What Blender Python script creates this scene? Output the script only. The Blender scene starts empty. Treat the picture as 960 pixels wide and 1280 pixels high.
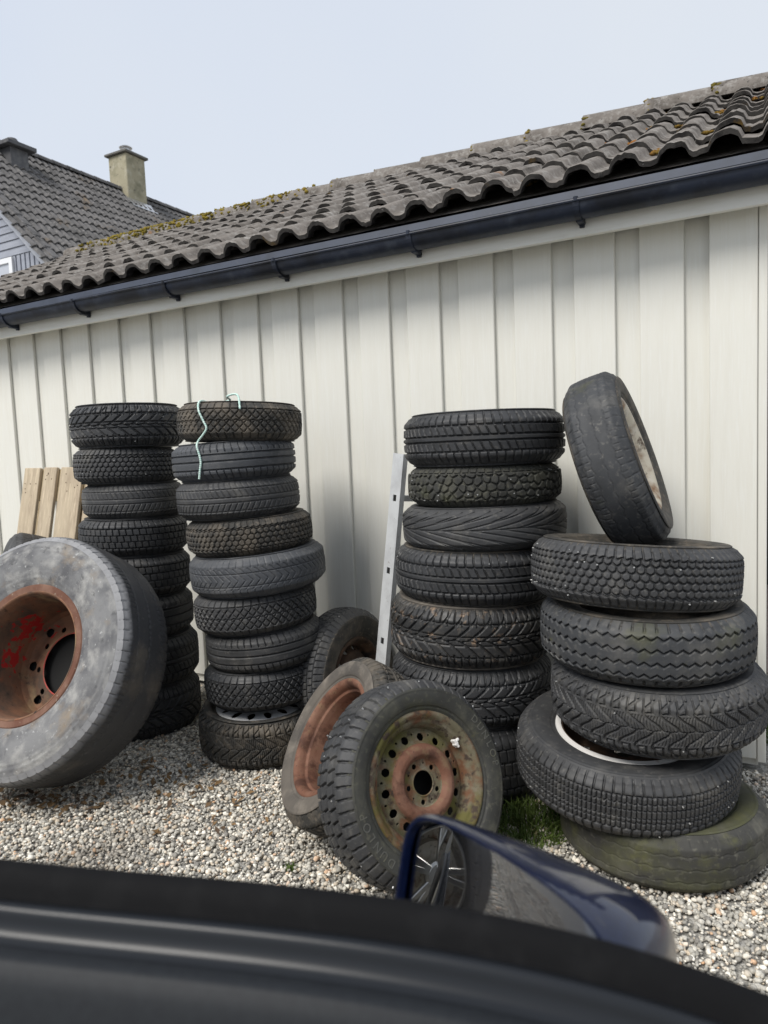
import bpy, math, random
import numpy as np
from mathutils import Matrix, Vector, Quaternion

# ------------------------------------------------------------------ camera, sky, sun, exposure
sc = bpy.context.scene
COL = sc.collection
YAW, PITCH, ROLL, FPX, EYE = .4934, .0847, .0409, 890., 1.3
Fv = np.array([-math.sin(YAW)*math.cos(PITCH), math.cos(YAW)*math.cos(PITCH), -math.sin(PITCH)])
_R0 = np.array([math.cos(YAW), math.sin(YAW), 0.]); _U0 = np.cross(_R0, Fv)
Rv = _R0*math.cos(ROLL) - _U0*math.sin(ROLL); Uv = _U0*math.cos(ROLL) + _R0*math.sin(ROLL)
def ray(x, y): return Fv + Rv*(x-480)/FPX - Uv*(y-640)/FPX
def at_y(x, y, Y): d = ray(x, y); return d*Y/d[1] + [0, 0, EYE]
def at_z(x, y, Z): d = ray(x, y); return d*(Z-EYE)/d[2] + [0, 0, EYE]
def at_d(x, y, z): return ray(x, y)*z + [0, 0, EYE]
def proj(p):
    d = np.array(p, float) - [0, 0, EYE]; z = d@Fv
    return 480+FPX*(d@Rv)/z, 640-FPX*(d@Uv)/z

cd = bpy.data.cameras.new('camera'); cam = bpy.data.objects.new('camera', cd); COL.objects.link(cam)
cam.matrix_world = Matrix(((Rv[0], Uv[0], -Fv[0], 0), (Rv[1], Uv[1], -Fv[1], 0), (Rv[2], Uv[2], -Fv[2], EYE), (0, 0, 0, 1)))
cd.sensor_fit = 'HORIZONTAL'; cd.sensor_width = 36; cd.lens = FPX/960*36
cd.clip_start = .02; cd.clip_end = 2000
cd.dof.use_dof = True; cd.dof.focus_distance = 2.7; cd.dof.aperture_fstop = 8
sc.camera = cam
sc.render.resolution_x, sc.render.resolution_y = 768, 1024

SUN_EL, SUN_AZ = math.radians(50), math.radians(197)      # azimuth clockwise from +Y: light comes from the front left
w = bpy.data.worlds.new('World'); sc.world = w; w.use_nodes = True
nt = w.node_tree; nt.nodes.clear()
out = nt.nodes.new('ShaderNodeOutputWorld'); bg = nt.nodes.new('ShaderNodeBackground')
sky = nt.nodes.new('ShaderNodeTexSky'); sky.sky_type = 'NISHITA'; sky.sun_disc = False
sky.sun_elevation = SUN_EL; sky.sun_rotation = SUN_AZ
ovc = nt.nodes.new('ShaderNodeMix'); ovc.data_type = 'RGBA'; ovc.inputs[0].default_value = .93
nz = nt.nodes.new('ShaderNodeTexNoise'); nz.inputs['Scale'].default_value = 1.6; nz.inputs['Detail'].default_value = 3
tc = nt.nodes.new('ShaderNodeTexCoord'); nt.links.new(tc.outputs['Generated'], nz.inputs['Vector'])
cr = nt.nodes.new('ShaderNodeValToRGB'); cr.color_ramp.elements[0].position = .3; cr.color_ramp.elements[1].position = .7
cr.color_ramp.elements[0].color = (.80, .87, 1.0, 1); cr.color_ramp.elements[1].color = (.88, .93, 1.0, 1)
nt.links.new(nz.outputs['Fac'], cr.inputs[0])
vm = nt.nodes.new('ShaderNodeVectorMath'); vm.operation = 'SCALE'; vm.inputs['Scale'].default_value = 3.75
nt.links.new(cr.outputs[0], vm.inputs[0])
nt.links.new(sky.outputs[0], ovc.inputs[6]); nt.links.new(vm.outputs[0], ovc.inputs[7])
nt.links.new(ovc.outputs[2], bg.inputs['Color']); bg.inputs['Strength'].default_value = .1
nt.links.new(bg.outputs[0], out.inputs['Surface'])
sd = bpy.data.lights.new('sun', 'SUN'); sd.energy = 1.5; sd.angle = math.radians(25); sd.color = (1, .96, .9)
sun = bpy.data.objects.new('sun', sd); COL.objects.link(sun)
sdir = Vector((math.sin(SUN_AZ)*math.cos(SUN_EL), math.cos(SUN_AZ)*math.cos(SUN_EL), math.sin(SUN_EL)))
sun.rotation_euler = sdir.to_track_quat('Z', 'Y').to_euler()
vs = sc.view_settings; vs.view_transform = 'Standard'; vs.look = 'None'; vs.exposure = 1.22; vs.gamma = 1; vs.use_curve_mapping = False

rng = np.random.default_rng(7); random.seed(7)

# ------------------------------------------------------------------ helpers
def tag(o, label=None, cat=None, group=None, kind=None):
    if label: o['label'] = label
    if cat: o['category'] = cat
    if group: o['group'] = group
    if kind: o['kind'] = kind
    return o
def empty(name, label, cat, loc=(0, 0, 0), group=None, M=None):
    o = bpy.data.objects.new(name, None); COL.objects.link(o); o.empty_display_size = .1
    if M is not None: o.matrix_world = M
    else: o.location = loc
    return tag(o, label, cat, group)

def world_of(o):
    return o.matrix_basis.copy() if o.parent is None else world_of(o.parent) @ o.matrix_parent_inverse @ o.matrix_basis
def attach(o, parent):
    o.parent = parent; o.matrix_parent_inverse = world_of(parent).inverted(); return o
def mat(name, base, layers=(), rough=.7, bump=(), metal=0., spec=.5, coat=0., obj=True, stretch=(1, 1, 1), rvar=0., spots=(), band=None, polar=0.):
    """procedural principled material; layers = (colour, noise scale, low, high, detail), bump = (scale, strength, distance)"""
    m = bpy.data.materials.new(name); m.use_nodes = True; t = m.node_tree; N = t.nodes; L = t.links
    b = N['Principled BSDF']; b.inputs['Roughness'].default_value = rough; b.inputs['Metallic'].default_value = metal
    b.inputs['Specular IOR Level'].default_value = spec; b.inputs['Coat Weight'].default_value = coat; b.inputs['Coat Roughness'].default_value = .03
    c = N.new('ShaderNodeTexCoord'); oi = N.new('ShaderNodeObjectInfo')
    mp = N.new('ShaderNodeMapping'); mp.inputs['Scale'].default_value = stretch
    L.new(c.outputs['Object'], mp.inputs['Vector'])
    if polar:
        sx = N.new('ShaderNodeSeparateXYZ'); L.new(c.outputs['Object'], sx.inputs[0]); cx = N.new('ShaderNodeCombineXYZ')
        ln = N.new('ShaderNodeVectorMath'); ln.operation = 'LENGTH'; L.new(c.outputs['Object'], ln.inputs[0]); L.new(ln.outputs['Value'], cx.inputs[0])
        at = N.new('ShaderNodeMath'); at.operation = 'ARCTAN2'; L.new(sx.outputs[1], at.inputs[0]); L.new(sx.outputs[0], at.inputs[1])
        ml = N.new('ShaderNodeMath'); ml.operation = 'MULTIPLY'; ml.inputs[1].default_value = polar; L.new(at.outputs[0], ml.inputs[0]); L.new(ml.outputs[0], cx.inputs[1])
        L.new(cx.outputs[0], mp.inputs['Vector'])
    sc_ = N.new('ShaderNodeMath'); sc_.operation = 'MULTIPLY'; sc_.inputs[1].default_value = 37.; L.new(oi.outputs['Random'], sc_.inputs[0])
    def noise(s, det, off):
        n = N.new('ShaderNodeTexNoise'); n.noise_dimensions = '4D'; n.inputs['Scale'].default_value = s; n.inputs['Detail'].default_value = det
        n.inputs['Roughness'].default_value = .6
        a = N.new('ShaderNodeMath'); a.inputs[1].default_value = off; L.new(sc_.outputs[0], a.inputs[0])
        L.new(mp.outputs[0], n.inputs['Vector']); L.new(a.outputs[0], n.inputs['W']); return n
    cur = None
    for i, (col, s, lo, hi, det) in enumerate(layers):
        n = noise(s, det, i*3.7)
        r = N.new('ShaderNodeMapRange'); r.inputs[1].default_value = lo; r.inputs[2].default_value = hi; L.new(n.outputs['Fac'], r.inputs[0])
        x = N.new('ShaderNodeMix'); x.data_type = 'RGBA'; L.new(r.outputs[0], x.inputs[0])
        if cur is None: x.inputs[6].default_value = (*base, 1)
        else: L.new(cur, x.inputs[6])
        x.inputs[7].default_value = (*col, 1); cur = x.outputs[2]
    for i, (col, loc, rad, amp, s) in enumerate(spots):
        n = noise(s, 6, 50+i*3.); ds = N.new('ShaderNodeVectorMath'); ds.operation = 'DISTANCE'; L.new(c.outputs['Object'], ds.inputs[0]); ds.inputs[1].default_value = loc
        k = N.new('ShaderNodeMath'); k.operation = 'MULTIPLY_ADD'; L.new(n.outputs['Fac'], k.inputs[0]); k.inputs[1].default_value = amp; L.new(ds.outputs['Value'], k.inputs[2])
        r = N.new('ShaderNodeMapRange'); r.inputs[1].default_value = rad+amp*.5+rad*.2; r.inputs[2].default_value = rad+amp*.5-rad*.2; L.new(k.outputs[0], r.inputs[0])
        x = N.new('ShaderNodeMix'); x.data_type = 'RGBA'; L.new(r.outputs[0], x.inputs[0]); L.new(cur, x.inputs[6]); x.inputs[7].default_value = (*col, 1); cur = x.outputs[2]
    if band:
        col, z0, z1, amp, s = band; n = noise(s, 6, 71.); sx = N.new('ShaderNodeSeparateXYZ'); L.new(c.outputs['Object'], sx.inputs[0])
        k = N.new('ShaderNodeMath'); k.operation = 'MULTIPLY_ADD'; L.new(n.outputs['Fac'], k.inputs[0]); k.inputs[1].default_value = amp; L.new(sx.outputs['Z'], k.inputs[2])
        r = N.new('ShaderNodeMapRange'); r.inputs[1].default_value = z0+amp*.5; r.inputs[2].default_value = z1+amp*.5; L.new(k.outputs[0], r.inputs[0])
        n2 = noise(18, 6, 90.); x2 = N.new('ShaderNodeMix'); x2.data_type = 'RGBA'; L.new(n2.outputs['Fac'], x2.inputs[0]); x2.inputs[6].default_value = (*[v*.45 for v in col], 1); x2.inputs[7].default_value = (*[v*1.35 for v in col], 1)
        x = N.new('ShaderNodeMix'); x.data_type = 'RGBA'; L.new(r.outputs[0], x.inputs[0]); L.new(cur, x.inputs[6]); L.new(x2.outputs[2], x.inputs[7]); cur = x.outputs[2]
    if cur is None: b.inputs['Base Color'].default_value = (*base, 1)
    else: L.new(cur, b.inputs['Base Color'])
    if rvar:
        n = noise(14, 4, 11.); r = N.new('ShaderNodeMapRange'); r.inputs[3].default_value = rough-rvar; r.inputs[4].default_value = rough+rvar
        r.inputs[1].default_value = .3; r.inputs[2].default_value = .7
        L.new(n.outputs['Fac'], r.inputs[0]); L.new(r.outputs[0], b.inputs['Roughness'])
    prev = None
    for i, (s, st, dist) in enumerate(bump):
        n = noise(s, 4, 20+i*5.); bp = N.new('ShaderNodeBump'); bp.inputs['Strength'].default_value = st; bp.inputs['Distance'].default_value = dist
        L.new(n.outputs['Fac'], bp.inputs['Height'])
        if prev: L.new(prev, bp.inputs['Normal'])
        prev = bp.outputs[0]
    if prev: L.new(prev, b.inputs['Normal'])
    return m

def mesh_obj(name, V, Fq, mats, parent=None, smooth=None, fmat=None, M=None):
    me = bpy.data.meshes.new(name)
    V = np.asarray(V, dtype=np.float32)
    if isinstance(Fq, np.ndarray):
        nf, k = Fq.shape
        me.vertices.add(len(V)); me.vertices.foreach_set('co', V.ravel())
        me.loops.add(nf*k); me.loops.foreach_set('vertex_index', Fq.astype(np.int32).ravel())
        me.polygons.add(nf); me.polygons.foreach_set('loop_start', np.arange(0, nf*k, k, dtype=np.int32))
        me.update(calc_edges=True)
    else:
        me.from_pydata(V.tolist(), [], Fq)
    for m in (mats if isinstance(mats, (list, tuple)) else [mats]): me.materials.append(m)
    if fmat is not None: me.polygons.foreach_set('material_index', np.asarray(fmat, dtype=np.int32))
    me.validate()
    if smooth is not None:
        me.polygons.foreach_set('use_smooth', np.ones(len(me.polygons), dtype=bool))
        if smooth < 179: me.set_sharp_from_angle(angle=math.radians(smooth))
    o = bpy.data.objects.new(name, me); COL.objects.link(o)
    if parent: o.parent = parent
    if M is not None: o.matrix_local = M
    return o

class MB:
    def __init__(s): s.V = []; s.F = []; s.fm = []
    def add(s, V, F, m=0):
        b = len(s.V); s.V += [tuple(v) for v in V]; s.F += [tuple(b+i for i in f) for f in F]; s.fm += [m]*len(F); return s
    def box(s, lo, hi, M=None, m=0, bev=0):
        x0, y0, z0 = lo; x1, y1, z1 = hi
        if bev:
            V = []; 
            import itertools
            b = bev
            for (sx, sy, sz) in itertools.product((0, 1), (0, 1), (0, 1)):
                p = [x1 if sx else x0, y1 if sy else y0, z1 if sz else z0]; d = [-b if sx else b, -b if sy else b, -b if sz else b]
                V += [(p[0], p[1]+d[1], p[2]+d[2]), (p[0]+d[0], p[1], p[2]+d[2]), (p[0]+d[0], p[1]+d[1], p[2])]
            def I(sx, sy, sz, a): return (sx*4+sy*2+sz)*3+a
            F = []
            for a in range(3):
                for v in (0, 1):
                    o_ = [i for i in range(3) if i != a]; q = []
                    for (u, t) in ((0, 0), (1, 0), (1, 1), (0, 1)):
                        k = [0, 0, 0]; k[a] = v; k[o_[0]] = u; k[o_[1]] = t; q.append(I(*k, a))
                    F.append(q)
            for a in range(3):
                o_ = [i for i in range(3) if i != a]
                for u in (0, 1):
                    for t in (0, 1):
                        k0 = [0, 0, 0]; k0[o_[0]] = u; k0[o_[1]] = t; k1 = list(k0); k1[a] = 1
                        F.append([I(*k0, o_[0]), I(*k0, o_[1]), I(*k1, o_[1]), I(*k1, o_[0])])
            for k in itertools.product((0, 1), (0, 1), (0, 1)): F.append([I(*k, 0), I(*k, 1), I(*k, 2)])
        else:
            V = [(x0, y0, z0), (x1, y0, z0), (x1, y1, z0), (x0, y1, z0), (x0, y0, z1), (x1, y0, z1), (x1, y1, z1), (x0, y1, z1)]
            F = [(0, 3, 2, 1), (4, 5, 6, 7), (0, 1, 5, 4), (1, 2, 6, 5), (2, 3, 7, 6), (3, 0, 4, 7)]
        if M is not None: V = [M @ Vector(v) for v in V]
        return s.add(V, F, m)
    def tube(s, pts, r, n=8, m=0, cap=True):
        pts = [Vector(p) for p in pts]; V = []; F = []
        for i, p in enumerate(pts):
            t = (pts[min(i+1, len(pts)-1)] - pts[max(i-1, 0)]).normalized()
            a = t.orthogonal().normalized() if i == 0 else (a - t*a.dot(t)).normalized()
            b = t.cross(a); rr = r[i] if isinstance(r, (list, tuple)) else r
            V += [p + (a*math.cos(2*math.pi*k/n) + b*math.sin(2*math.pi*k/n))*rr for k in range(n)]
        for i in range(len(pts)-1):
            for k in range(n): F.append((i*n+k, i*n+(k+1) % n, (i+1)*n+(k+1) % n, (i+1)*n+k))
        if cap: F += [tuple(range(n))[::-1], tuple((len(pts)-1)*n+k for k in range(n))]
        return s.add(V, F, m)
    def lathe(s, prof, n=64, m=0, M=None):
        V = [(r*math.cos(2*math.pi*k/n), r*math.sin(2*math.pi*k/n), z) for r, z in prof for k in range(n)]; F = []
        for i in range(len(prof)-1):
            for k in range(n): F.append((i*n+k, i*n+(k+1) % n, (i+1)*n+(k+1) % n, (i+1)*n+k))
        if M is not None: V = [M @ Vector(v) for v in V]
        return s.add(V, F, m)
    def disc(s, r, z, n=48, m=0):
        return s.add([(r*math.cos(2*math.pi*k/n), r*math.sin(2*math.pi*k/n), z) for k in range(n)], [tuple(range(n))], m)
    def build(s, name, mats, parent=None, smooth=None, M=None):
        return mesh_obj(name, s.V, s.F, mats, parent, smooth, s.fm, M)

def smooth_poly(ctrl, n=6):
    """Catmull-Rom through control points"""
    c = np.array(ctrl, float); P = np.vstack([2*c[0]-c[1], c, 2*c[-1]-c[-2]]); o = []
    for i in range(1, len(P)-2):
        for t in np.linspace(0, 1, n, endpoint=False):
            p0, p1, p2, p3 = P[i-1:i+3]
            o.append(.5*((2*p1)+(-p0+p2)*t+(2*p0-5*p1+4*p2-p3)*t*t+(-p0+3*p1-3*p2+p3)*t**3))
    o.append(c[-1]); return np.array(o)
def sstep(a, b, x): t = np.clip((x-a)/(b-a), 0, 1); return t*t*(3-2*t)
def lump(x, y, seed=0):
    """cheap smooth pseudo noise"""
    r = np.random.default_rng(seed); s = 0
    for k in range(6):
        a, b, p = r.uniform(-1, 1), r.uniform(-1, 1), r.uniform(0, 6.28); s = s+np.sin((a*x+b*y)*(1+k*.7)+p)/(1+k*.5)
    return s/3

# ------------------------------------------------------------------ materials
def rubber(name, base, dust, amt=.5, moss=0., sidedust=None, rough=.62, muddy=None):
    L = [(tuple(c*.55 for c in base), 5, .45, .7, 4), (dust, 9, .62-amt*.25, .86-amt*.2, 6), (dust, 60, .62-amt*.12, .8, 2)]
    if moss: L += [((.07, .072, .03), 4.5, .64-moss*.2, .8-moss*.16, 5), ((.1, .1, .035), 16, .68-moss*.14, .8, 4)]
    if muddy: L += [(muddy, 26, .585, .68, 6)]
    return mat(name, base, L, rough=rough, bump=((220, .25, .0012), (45, .15, .002)), spec=.45, rvar=.1)
RB = dict(
    black=rubber('rubber_black', (.033, .034, .036), (.085, .08, .073), .25, rough=.55),
    dark=rubber('rubber_dark', (.045, .0455, .047), (.11, .105, .095), .4),
    grey=rubber('rubber_weathered_grey', (.062, .066, .073), (.115, .115, .115), .5, rough=.66),
    brown=rubber('rubber_dusty_brown', (.04, .038, .034), (.15, .125, .095), .6, rough=.75),
    olive=rubber('rubber_olive', (.04, .04, .035), (.1, .097, .07), .55, .15, rough=.75),
    slate=rubber('rubber_slate', (.042, .044, .047), (.12, .115, .105), .45, .22, rough=.66),
    mossy=rubber('rubber_mossy', (.05, .049, .044), (.13, .125, .1), .55, .85, rough=.8),
    muddy=rubber('rubber_muddy', (.03, .03, .03), (.1, .09, .075), .35, muddy=(.22, .155, .105), rough=.55),
    pale=mat('rubber_bleached', (.19, .19, .19), [((.1, .1, .105), 9, .42, .62, 10), ((.31, .305, .29), 16, .48, .66, 11), ((.24, .195, .145), 9, .56, .72, 8), ((.07, .07, .072), 24, .58, .7, 9), ((.4, .4, .39), 60, .62, .72, 4)], rough=.85, bump=((90, .5, .003), (22, .5, .006)), spec=.3, polar=.3),
    taupe=mat('rubber_taupe', (.12, .105, .088), [((.07, .064, .057), 5, .42, .62, 5), ((.2, .175, .145), 14, .52, .72, 7)], rough=.85, bump=((120, .35, .0015),), spec=.3),
)
M_trucktread = mat('truck_tread_rubber', (.045, .046, .049), [((.025, .026, .028), 4, .45, .7, 4), ((.12, .105, .085), 5, .56, .72, 7), ((.13, .125, .115), 40, .6, .8, 3)], rough=.62, bump=((60, .3, .003),), spec=.45, band=((.27, .27, .275), -.028, .0, .05, 9))
M_stud = mat('stud_steel', (.5, .5, .49), rough=.45, metal=.5)
M_rust = mat('rust', (.13, .06, .04), [((.21, .12, .085), 9, .42, .62, 7), ((.09, .045, .03), 16, .58, .72, 7), ((.3, .25, .19), 70, .62, .74, 3)], rough=.85, bump=((90, .5, .002),), spec=.25)
M_salmon = mat('rust_salmon', (.16, .075, .048), [((.22, .122, .084), 7, .46, .62, 9), ((.08, .038, .026), 13, .52, .64, 9), ((.2, .13, .075), 30, .56, .7, 6), ((.07, .04, .03), 80, .6, .72, 3)], rough=.8, bump=((120, .45, .0015),), spec=.25)
M_rustpaint = mat('worn_rim_paint', (.13, .115, .072), [((.19, .165, .12), 12, .48, .66, 7), ((.13, .06, .03), 13, .47, .58, 10), ((.1, .09, .025), 8, .5, .62, 8), ((.05, .035, .025), 38, .52, .62, 8)], rough=.8, bump=((110, .7, .0025), (30, .4, .003)), spec=.35)
M_darkrust = mat('dark_rust', (.075, .048, .033), [((.16, .09, .05), 11, .5, .68, 7), ((.03, .024, .02), 20, .5, .66, 6), ((.2, .15, .09), 60, .62, .74, 3)], rough=.85, bump=((90, .5, .002),), spec=.25)
M_truckin = mat('truck_rim_rust', (.19, .105, .065), [((.1, .075, .05), 4, .45, .6, 6), ((.33, .24, .13), 7, .54, .7, 7), ((.5, .025, .025), 4.5, .58, .61, 8)], rough=.85, bump=((70, .5, .003),), spec=.25)
M_redpaint = mat('red_paint', (.38, .04, .03), [((.2, .07, .04), 20, .48, .6, 5)], rough=.7)
M_cream = mat('cream_rim_paint', (.52, .47, .37), [((.2, .11, .055), 9, .48, .6, 9), ((.58, .54, .46), 20, .5, .7, 6), ((.08, .05, .03), 26, .56, .66, 8)], rough=.7, bump=((80, .3, .0015),))
M_white = mat('white_rim_paint', (.72, .7, .67), [((.35, .22, .15), 26, .6, .75, 6)], rough=.5)
M_silver = mat('hubcap_silver', (.68, .68, .68), [((.45, .44, .42), 12, .5, .7, 6)], rough=.45)
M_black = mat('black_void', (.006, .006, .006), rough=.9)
M_alu = mat('ladder_aluminium', (.7, .72, .73), [((.55, .56, .57), 9, .45, .65, 6), ((.35, .33, .31), 50, .64, .76, 3)], rough=.42, metal=.25, bump=((60, .1, .001),))
M_rope = mat('rope_mint', (.42, .62, .55), [((.6, .72, .66), 120, .4, .6, 2)], rough=.8)
M_pale_wood = mat('pallet_wood', (.46, .38, .27), [((.34, .27, .19), 6, .45, .66, 6), ((.58, .48, .34), 14, .5, .7, 5), ((.16, .11, .07), 26, .68, .74, 3)], rough=.8, bump=((60, .3, .002),), stretch=(5, 5, .7))
M_pale_wood_end = mat('pallet_wood_darker', (.42, .33, .2), [((.25, .18, .1), 12, .5, .7, 5)], rough=.85)  # a little darker and yellower than the deck board wood
M_wall = mat('wall_paint', (.69, .68, .62), [((.668, .655, .592), 5, .42, .66, 6), ((.705, .7, .65), 16, .5, .7, 5), ((.61, .59, .53), 40, .7, .8, 3)], rough=.6, bump=((26, .16, .004), (90, .15, .001)), stretch=(9, 9, .5), spec=.3)
M_trim = mat('trim_paint', (.77, .765, .71), [((.7, .69, .62), 6, .45, .66, 5)], rough=.5, bump=((40, .1, .002),), stretch=(.6, 6, 6), spec=.3)
M_soffit = mat('soffit_board', (.3, .29, .27), rough=.8)
M_gut = mat('gutter_metal', (.02, .026, .042), [((.045, .052, .068), 20, .5, .72, 5), ((.012, .014, .02), 6, .45, .6, 4)], rough=.42, spec=.3, bump=((15, .04, .003),))
M_flash = mat('eave_flashing', (.035, .045, .07), [((.025, .033, .05), 8, .45, .65, 5), ((.06, .065, .08), 60, .62, .75, 3)], rough=.55, spec=.35)
M_tile = mat('roof_tile_concrete', (.175, .157, .14), [((.1, .088, .077), 7, .45, .64, 7), ((.28, .265, .245), 26, .5, .68, 8), ((.03, .028, .026), 70, .6, .7, 4), ((.3, .13, .035), 3.6, .66, .72, 8), ((.16, .1, .03), 8, .68, .76, 7)], rough=.9, bump=((160, .9, .003), (30, .5, .006)), spec=.25)
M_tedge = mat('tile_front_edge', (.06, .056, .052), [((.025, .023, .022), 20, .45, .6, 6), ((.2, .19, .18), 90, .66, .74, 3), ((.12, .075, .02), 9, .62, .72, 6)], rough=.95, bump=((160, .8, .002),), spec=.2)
M_tile_far = mat('house_tile_concrete', (.135, .13, .128), [((.07, .068, .066), 2.2, .45, .66, 6), ((.22, .21, .2), 12, .52, .7, 6), ((.17, .12, .07), 1.2, .6, .72, 7)], rough=.9, spec=.25)
M_moss = mat('roof_moss', (.2, .12, .025), [((.1, .075, .02), 20, .42, .6, 5), ((.3, .12, .035), 3, .45, .6, 4)], rough=1., bump=((150, 1., .004),), spec=.1)
M_gravel = bpy.data.materials.new('gravel_stone')
M_siding = mat('blue_grey_siding', (.3, .32, .37), [((.25, .265, .31), 3, .4, .65, 4)], rough=.6, stretch=(1, 1, 4))
M_barge = mat('barge_board_paint', (.4, .42, .47), [((.33, .35, .39), 3, .4, .65, 4)], rough=.6)
M_chim = mat('chimney_render', (.34, .31, .22), [((.2, .19, .13), 2.5, .45, .64, 6), ((.42, .39, .3), 6, .5, .7, 5), ((.1, .095, .08), 8, .6, .72, 6)], rough=.95, bump=((30, .3, .01),), spec=.2)
M_chimcap = mat('chimney_slab', (.12, .115, .105), [((.2, .19, .16), 5, .5, .7, 5)], rough=.9)
M_vent = mat('vent_dark_clad', (.075, .075, .08), [((.13, .13, .13), 7, .48, .68, 5)], rough=.7)
M_flue = mat('flue_steel', (.6, .6, .6), rough=.3, metal=.9)
M_winframe = mat('window_white', (.75, .76, .78), rough=.4)
M_glass = mat('window_pane', (.45, .47, .52), rough=.08, spec=.8)
M_shed = mat('dark_shed_stain', (.02, .021, .024), [((.035, .035, .038), 6, .45, .65, 4)], rough=.7, stretch=(6, 6, .6))
M_brick = mat('reddish_paving', (.3, .23, .2), [((.22, .17, .15), 9, .45, .6, 4)], rough=.9)
M_car = mat('car_paint_blue', (.002, .005, .022), [((.003, .007, .03), 260, .45, .6, 2)], rough=.3, coat=1., spec=.15)
M_plastic = mat('black_window_rubber', (.006, .006, .0065), [((.009, .009, .0095), 40, .5, .7, 4)], rough=.75, bump=((300, .1, .0004),), spec=.1)
M_trimgrey = mat('door_trim_satin', (.009, .0105, .013), rough=.34, spec=.34)
M_inner = mat('door_card_grey', (.0095, .0115, .014), [((.0075, .009, .0115), 200, .4, .6, 2)], rough=.6, bump=((400, .2, .0006),), spec=.3)
M_mirror = mat('mirror_glass', (.55, .56, .58), rough=.0, metal=1.)
M_alloy = mat('alloy_silver', (.55, .54, .5), rough=.3, metal=.8)
M_grass = mat('grass_blade', (.06, .1, .02), [((.1, .14, .03), 9, .45, .65, 2), ((.14, .12, .05), 20, .6, .7, 2)], rough=.7, spec=.3)
M_leaf = mat('dry_leaf', (.2, .12, .05), [((.09, .06, .04), 8, .45, .6, 2)], rough=.9)
M_asph = mat('ground_soil', (.2, .19, .17), rough=.95)
M_letter = mat('raised_lettering', (.085, .085, .075), [((.12, .115, .075), 20, .5, .7, 4)], rough=.75)

def gravel_nodes():
    m = M_gravel; m.use_nodes = True; t = m.node_tree; N = t.nodes; L = t.links; b = N['Principled BSDF']
    b.inputs['Roughness'].default_value = .85; b.inputs['Specular IOR Level'].default_value = .3
    a = N.new('ShaderNodeAttribute'); a.attribute_name = 'stone'
    r = N.new('ShaderNodeValToRGB'); e = r.color_ramp; e.interpolation = 'LINEAR'
    KG = 1.5
    cs = [(0, (.16, .155, .15)), (.12, (.24, .235, .22)), (.35, (.33, .325, .31)), (.55, (.43, .42, .395)), (.7, (.36, .31, .25)), (.8, (.5, .485, .455)), (.93, (.62, .61, .58)), (1, (.42, .27, .17))]
    for i, (p, c) in enumerate(cs):
        c = (c[0]*1.03, c[1], c[2]*.93)
        el = e.elements[i] if i < 2 else e.elements.new(p); el.position = p; el.color = (*[v*KG for v in c], 1)
    L.new(a.outputs['Fac'], r.inputs[0])
    c = N.new('ShaderNodeTexCoord'); n = N.new('ShaderNodeTexNoise'); n.inputs['Scale'].default_value = 260; n.inputs['Detail'].default_value = 3; L.new(c.outputs['Object'], n.inputs['Vector'])
    d = N.new('ShaderNodeTexNoise'); d.inputs['Scale'].default_value = 2.2; d.inputs['Detail'].default_value = 5; L.new(c.outputs['Object'], d.inputs['Vector'])
    mr = N.new('ShaderNodeMapRange'); mr.inputs[1].default_value = .3; mr.inputs[2].default_value = .7; mr.inputs[3].default_value = .72; mr.inputs[4].default_value = 1.15; L.new(n.outputs['Fac'], mr.inputs[0])
    v = N.new('ShaderNodeVectorMath'); v.operation = 'SCALE'; L.new(r.outputs[0], v.inputs[0]); L.new(mr.outputs[0], v.inputs['Scale'])
    mr2 = N.new('ShaderNodeMapRange'); mr2.inputs[1].default_value = .56; mr2.inputs[2].default_value = .74; mr2.inputs[4].default_value = .75; L.new(d.outputs['Fac'], mr2.inputs[0])
    x = N.new('ShaderNodeMix'); x.data_type = 'RGBA'; L.new(mr2.outputs[0], x.inputs[0]); L.new(v.outputs[0], x.inputs[6]); x.inputs[7].default_value = (.13, .105, .08, 1)
    L.new(x.outputs[2], b.inputs['Base Color'])
gravel_nodes()

# ------------------------------------------------------------------ ground
D = 3.0157                                             # the wall's board faces stand this far from the eye
g = MB(); g.add([(-300, -200, -.006), (300, -200, -.006), (300, 500, -.006), (-300, 500, -.006)], [(0, 1, 2, 3)])
M_gbase = mat('gravel_bed', (.46, .445, .41), [((.26, .25, .225), 70, .4, .52, 3), ((.48, .47, .44), 110, .55, .66, 3), ((.17, .14, .11), 3, .56, .74, 5)], rough=.95, bump=((120, 1., .01),), spec=.2)
tag(g.build('ground', M_gbase), kind='structure')

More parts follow.
